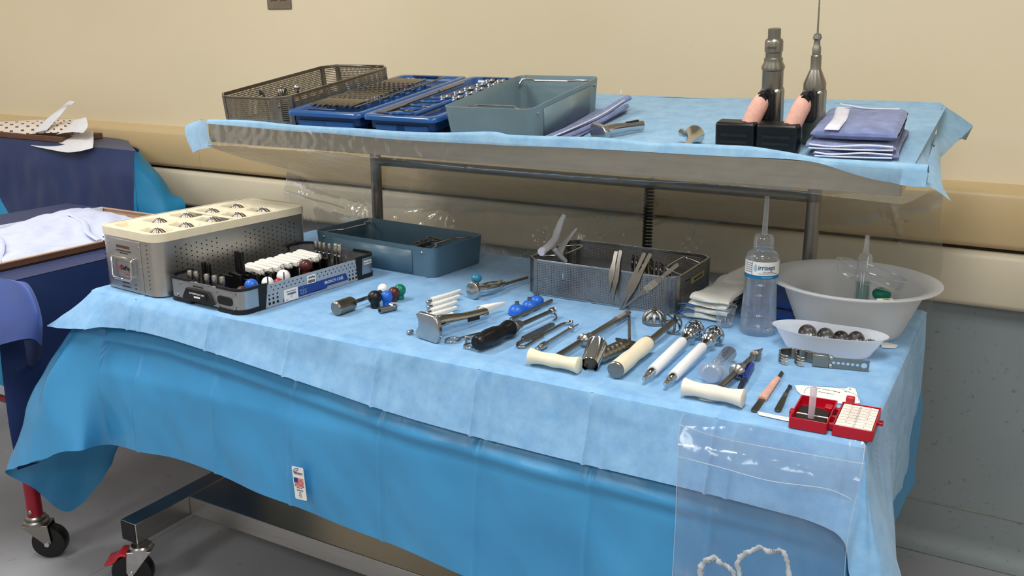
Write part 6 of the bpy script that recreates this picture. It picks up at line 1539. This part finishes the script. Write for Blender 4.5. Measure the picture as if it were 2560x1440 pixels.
# gown box
KR = mat('cardboard_edge', (196, 164, 136), .8, var=.05); KB = mat('brown_cardboard', (104, 72, 56), .8, var=.05); WB = mat('white_board', (222, 226, 236), .6, var=.02)
gb = thing('gown_box', 'open shallow cardboard box with white inner walls on the navy cart', 'box', (-2.70, 1.6, .839))
def gl(x, y, z): return (x + 2.70, y - 1.6, z - .839)
Xr, Xl, Ya, Yb_ = -2.468, -2.955, 1.05, 2.16
def gbx(name, x0, x1, y0, y1, z0, z1, m): g = G(); a = gl(x0, y0, z0); b = gl(x1, y1, z1); g.box(a[0], b[0], a[1], b[1], a[2], b[2]); return g.build(name, m, gb)
gbx('base', Xl, Xr, Ya, Yb_, .839, .842, KB)
gbx('side_wall', Xr - .004, Xr, Ya, Yb_, .84, .858, KB); gbx('side_wall', Xl, Xl + .004, Ya, Yb_, .84, .862, WB); gbx('end_wall', Xl, Xr, Yb_ - .004, Yb_, .84, .860, KR); gbx('end_wall', Xl, Xr, Ya, Ya + .004, .84, .86, KB)
gbx('top_edge', Xr - .010, Xr + .001, Ya, Yb_, .858, .861, KR); wl = gbx('inner_flap', Xl + .004, Xl + .010, Ya, Yb_ - .01, .812, .866, WB)
gbx('top_edge', Xl, Xr, Yb_ - .010, Yb_ + .001, .860, .863, KR)
p = WX(65, 567, Xl + .011); txt('C&S 300ML', .0125, wl, M.Translation(gl(Xl + .0106, p.y, p.z)) @ M.Rotation(rot(90), 4, 'Z') @ M.Rotation(rot(90), 4, 'X'), INK, bold=.0004)
LAV = mat('pale_blue_gown', (204, 212, 240), .85, var=.02, bump=.4, bscale=200)
gw = thing('folded_gown', 'pale blue folded surgical gown filling the open cardboard box', 'gown', (-2.72, 1.6, .8425))
def gown(u, v):
    x = -.225 + .465 * u; y = -.52 + 1.06 * v
    n = NZ.noise(V((x * 7, y * 4, 1))) * .5 + abs(NZ.noise(V((x * 10 + y * 5, y * 6, 4)))) * .9 - abs(NZ.noise(V((x * 5 - y * 7, y * 3 + x * 9, 8)))) * .5 + NZ.noise(V((x * 26, y * 20, 5))) * .15
    e = min(1, min(u, 1 - u, v, 1 - v) * 9); hgt = .002 + .026 * (1 - u) + (.035 * exp(-((y - .36) / .16) ** 2 - ((x + .03) / .2) ** 2)) + .022 * n
    return V((x, y, max(0, hgt) * e))
g = G(); g.grid(gown, 90, 150); g.build('cloth', LAV, gw, ang=30)
def fold(pts, r): g = G(); g.tube(bez(pts, 20), r, 6, flat=(1, .4)); g.build('seam_fold', LAV, gw)
fold([(-.20, .06, .030), (-.05, .04, .027), (.08, -.03, .020), (.20, -.12, .010)], .010)
fold([(-.06, .30, .055), (.04, .28, .042), (.14, .22, .028), (.22, .2, .015)], .009)
pk = thing('pink_bandage_roll', 'round pink elastic bandage roll in the box, behind the aluminium case', 'bandage roll', WY(297, 552, 2.09) - V((0, 0, .045)))
g = G(); g.lathe([(.02, 0), (.034, .006), (.036, .02), (.034, .05), (.026, .062), (.008, .066)], 'z', 26); g.build('roll', TAPE, pk)

# ================================================================== NAVY COVERED TABLE BEHIND (left, far)
t3 = thing('far_table', 'side table by the wall hidden under a navy and turquoise drape', 'table', (-3.9, 2.56, 0))
g = G(); g.box(-.72, .48, -.12, .1, .98, 1.028); g.build('top', STEELD, t3)
for x in (-.68, .45):
    for y in (-.09, .08): g = G(); g.tube([(x, y, 0), (x, y, .98)], .015, 12); g.build('leg', STEELD, t3)
d3 = thing('navy_table_drape', 'navy drape with turquoise underlayer on the far table by the wall', 'drape', (0, 0, 0))
Z3 = 1.034; XR3 = -3.07; YF = 2.42
nv_top = [[(-4.6, YF, Z3), (-3.8, YF, Z3), (-3.2, YF, Z3), (XR3, YF, Z3 - .004)], [(-4.6, 2.68, Z3), (-3.8, 2.68, Z3), (-3.55, 2.68, Z3), (-3.42, 2.66, Z3 - .004)]]
g = G(); g.grid(wcl(nv_top, .002), 50, 12)
def nf(u, v):
    x = -4.6 + (4.6 + XR3 + .005) * u; z = Z3 - .82 * v
    q = NZ.noise(V((x * 4, 1, z * 4))) * .018 + NZ.noise(V((x * 13, 2, z * 11))) * .006
    q += .02 * exp(-((x + 3.04 + .05 * v) / .02) ** 2) * min(1, v * 4) + .016 * exp(-((x + 2.99 + .0 * v) / .015) ** 2) * min(1, v * 3)
    return V((x + .11 * v * max(0, u - .8) * 5, YF - .004 - (q + .01) * min(1, v * 8) - .05 * v, z))
g.grid(nf, 160, 60); g.build('navy_sheet', M_NAVY, d3, ang=80)
g = G(); g.grid(wcl([[V((XR3 - .005, YF + .006, Z3 - .006)), V((XR3 - .09, 2.50, Z3 - .006)), V((XR3 - .2, 2.56, Z3 - .006))],
   [WY(333, 385, 2.40), WY(380, 420, 2.50), WY(402, 445, 2.60)],
   [WY(334, 450, 2.38), WY(400, 460, 2.46), WY(432, 482, 2.55)],
   [WY(336, 545, 2.36), WY(410, 548, 2.43), WY(460, 515, 2.52)],
   [WY(336, 660, 2.36), WY(400, 650, 2.43), WY(445, 640, 2.52)]], .012), 36, 40); g.build('turquoise_layer', M_TURQ, d3, 'turquoise underlayer', ang=80)
g = G(); g.grid(wcl([[WY(-30, 470, 2.20), WY(0, 495, 2.2), WY(2, 500, 2.2)], [WY(-30, 560, 2.17), WY(0, 560, 2.17), WY(36, 558, 2.17)], [WY(-30, 600, 2.17), WY(5, 600, 2.17), WY(60, 600, 2.17)]], .002), 8, 8); g.build('turquoise_corner', M_TURQ, d3)
g = G(); g.grid(wcl([[WY(-10, 820, 2.18), WY(20, 820, 2.18), WY(60, 820, 2.18)], [WY(-5, 930, 2.17), WY(40, 880, 2.16), WY(70, 960, 2.17)], [WY(6, 1000, 2.16), WY(12, 1030, 2.16), WY(60, 1035, 2.17)]], .004), 8, 12); g.build('turquoise_hem', M_TURQ, d3)
# package on the far table
kb3 = WY(0, 363, 2.435)
px_ = thing('brown_tray', 'shallow brown tray with papers on the navy draped far table', 'tray', (-3.6, 2.50, Z3 + .001))
g = G(); bx1 = WY(162, 350, 2.455).x + 3.6; g.box(-.7, bx1, -.06, .14, 0, .024); g.build('tray_body', KB, px_, bevel=.003)
def paperthing(name, label, rows, m, amp=.003, nu=24, nv=12):
    o = thing(name, label, 'wrapping paper', (0, 0, 0)); g = G(); g.grid(wcl(rows, amp), nu, nv); g.build('sheet', m, o, thick=.0006, ang=80); return o
TIS = mat('white_tissue', (226, 226, 230), .8, var=.02, bump=.3, bscale=30)
paperthing('white_liner', 'plain white sheet hanging over the front of the far table under the tray',
  [[WY(75, 362, 2.415), WY(120, 360, 2.445), WY(162, 342, 2.495), WY(234, 326, 2.555)], [WY(90, 367, 2.400), WY(140, 368, 2.405), WY(190, 358, 2.415), WY(234, 350, 2.445)], [WY(152, 379, 2.385), WY(172, 381, 2.383), WY(200, 378, 2.385), WY(232, 370, 2.405)]], TIS)
def printed():
    t = NT('square_print_paper'); p = t.n('ShaderNodeBsdfPrincipled'); t.l(p.outputs[0], t.out.inputs[0]); p.inputs['Roughness'].default_value = .8
    tc = t.n('ShaderNodeTexCoord'); sx = t.n('ShaderNodeSeparateXYZ'); t.l(tc.outputs['UV'], sx.inputs[0])
    u = t.math('MULTIPLY', sx.outputs[0], 14); v = t.math('MULTIPLY', sx.outputs[1], 5); u2 = t.math('ADD', u, t.math('MULTIPLY', t.math('FLOOR', v), .5))
    a = t.math('LESS_THAN', t.math('FRACT', u2), .30); b = t.math('LESS_THAN', t.math('FRACT', v), .42)
    t.l(t.mix(t.math('MULTIPLY', a, b), lin((226, 214, 200)), lin((74, 66, 92))), p.inputs['Base Color']); return t.m
PRT = printed()
o = thing('printed_wrap', 'white wrap printed with small dark squares, bunched on the brown tray', 'wrapping paper', (0, 0, 0))
rows = [[WY(-60, 352, 2.445), WY(0, 340, 2.445), WY(90, 334, 2.445), WY(150, 332, 2.445), WY(205, 335, 2.455)], [WY(-60, 322, 2.475), WY(0, 318, 2.475), WY(90, 312, 2.485), WY(150, 312, 2.485), WY(216, 318, 2.475)], [WY(-60, 304, 2.555), WY(0, 304, 2.555), WY(90, 300, 2.565), WY(150, 299, 2.565), WY(186, 297, 2.555)]]
f_ = wcl(rows, .004); g = G(); g.grid(f_, 40, 16); ob = g.build('sheet', PRT, o, ang=80)
uv = ob.data.uv_layers.new(name='UVMap')
for pl in ob.data.polygons:
    for li in pl.loop_indices:
        vi = ob.data.loops[li].vertex_index; uv.data[li].uv = ((vi % 41) / 40, (vi // 41) / 16)
paperthing('blank_wrap_edge', 'plain white creased corner of wrap at the right end of the brown tray',
  [[WY(140, 336, 2.445), WY(175, 330, 2.425), WY(205, 332, 2.415), WY(212, 330, 2.425)], [WY(165, 322, 2.465), WY(192, 316, 2.445), WY(210, 312, 2.445), WY(220, 314, 2.445)], [WY(183, 300, 2.515), WY(196, 297, 2.495), WY(208, 295, 2.495), WY(217, 292, 2.495)]], TIS, .006)
paperthing('standing_flap', 'stiff white paper flap standing up at an angle above the printed wrap',
  [[WY(82, 333, 2.435), WY(118, 326, 2.445)], [WY(112, 302, 2.460), WY(150, 290, 2.475)], [WY(150, 272, 2.485), WY(168, 268, 2.500)], [WY(170, 255, 2.500), WY(180, 262, 2.505)], [WY(176, 252, 2.505), WY(188, 254, 2.515)]], TIS, .004, 8, 24)
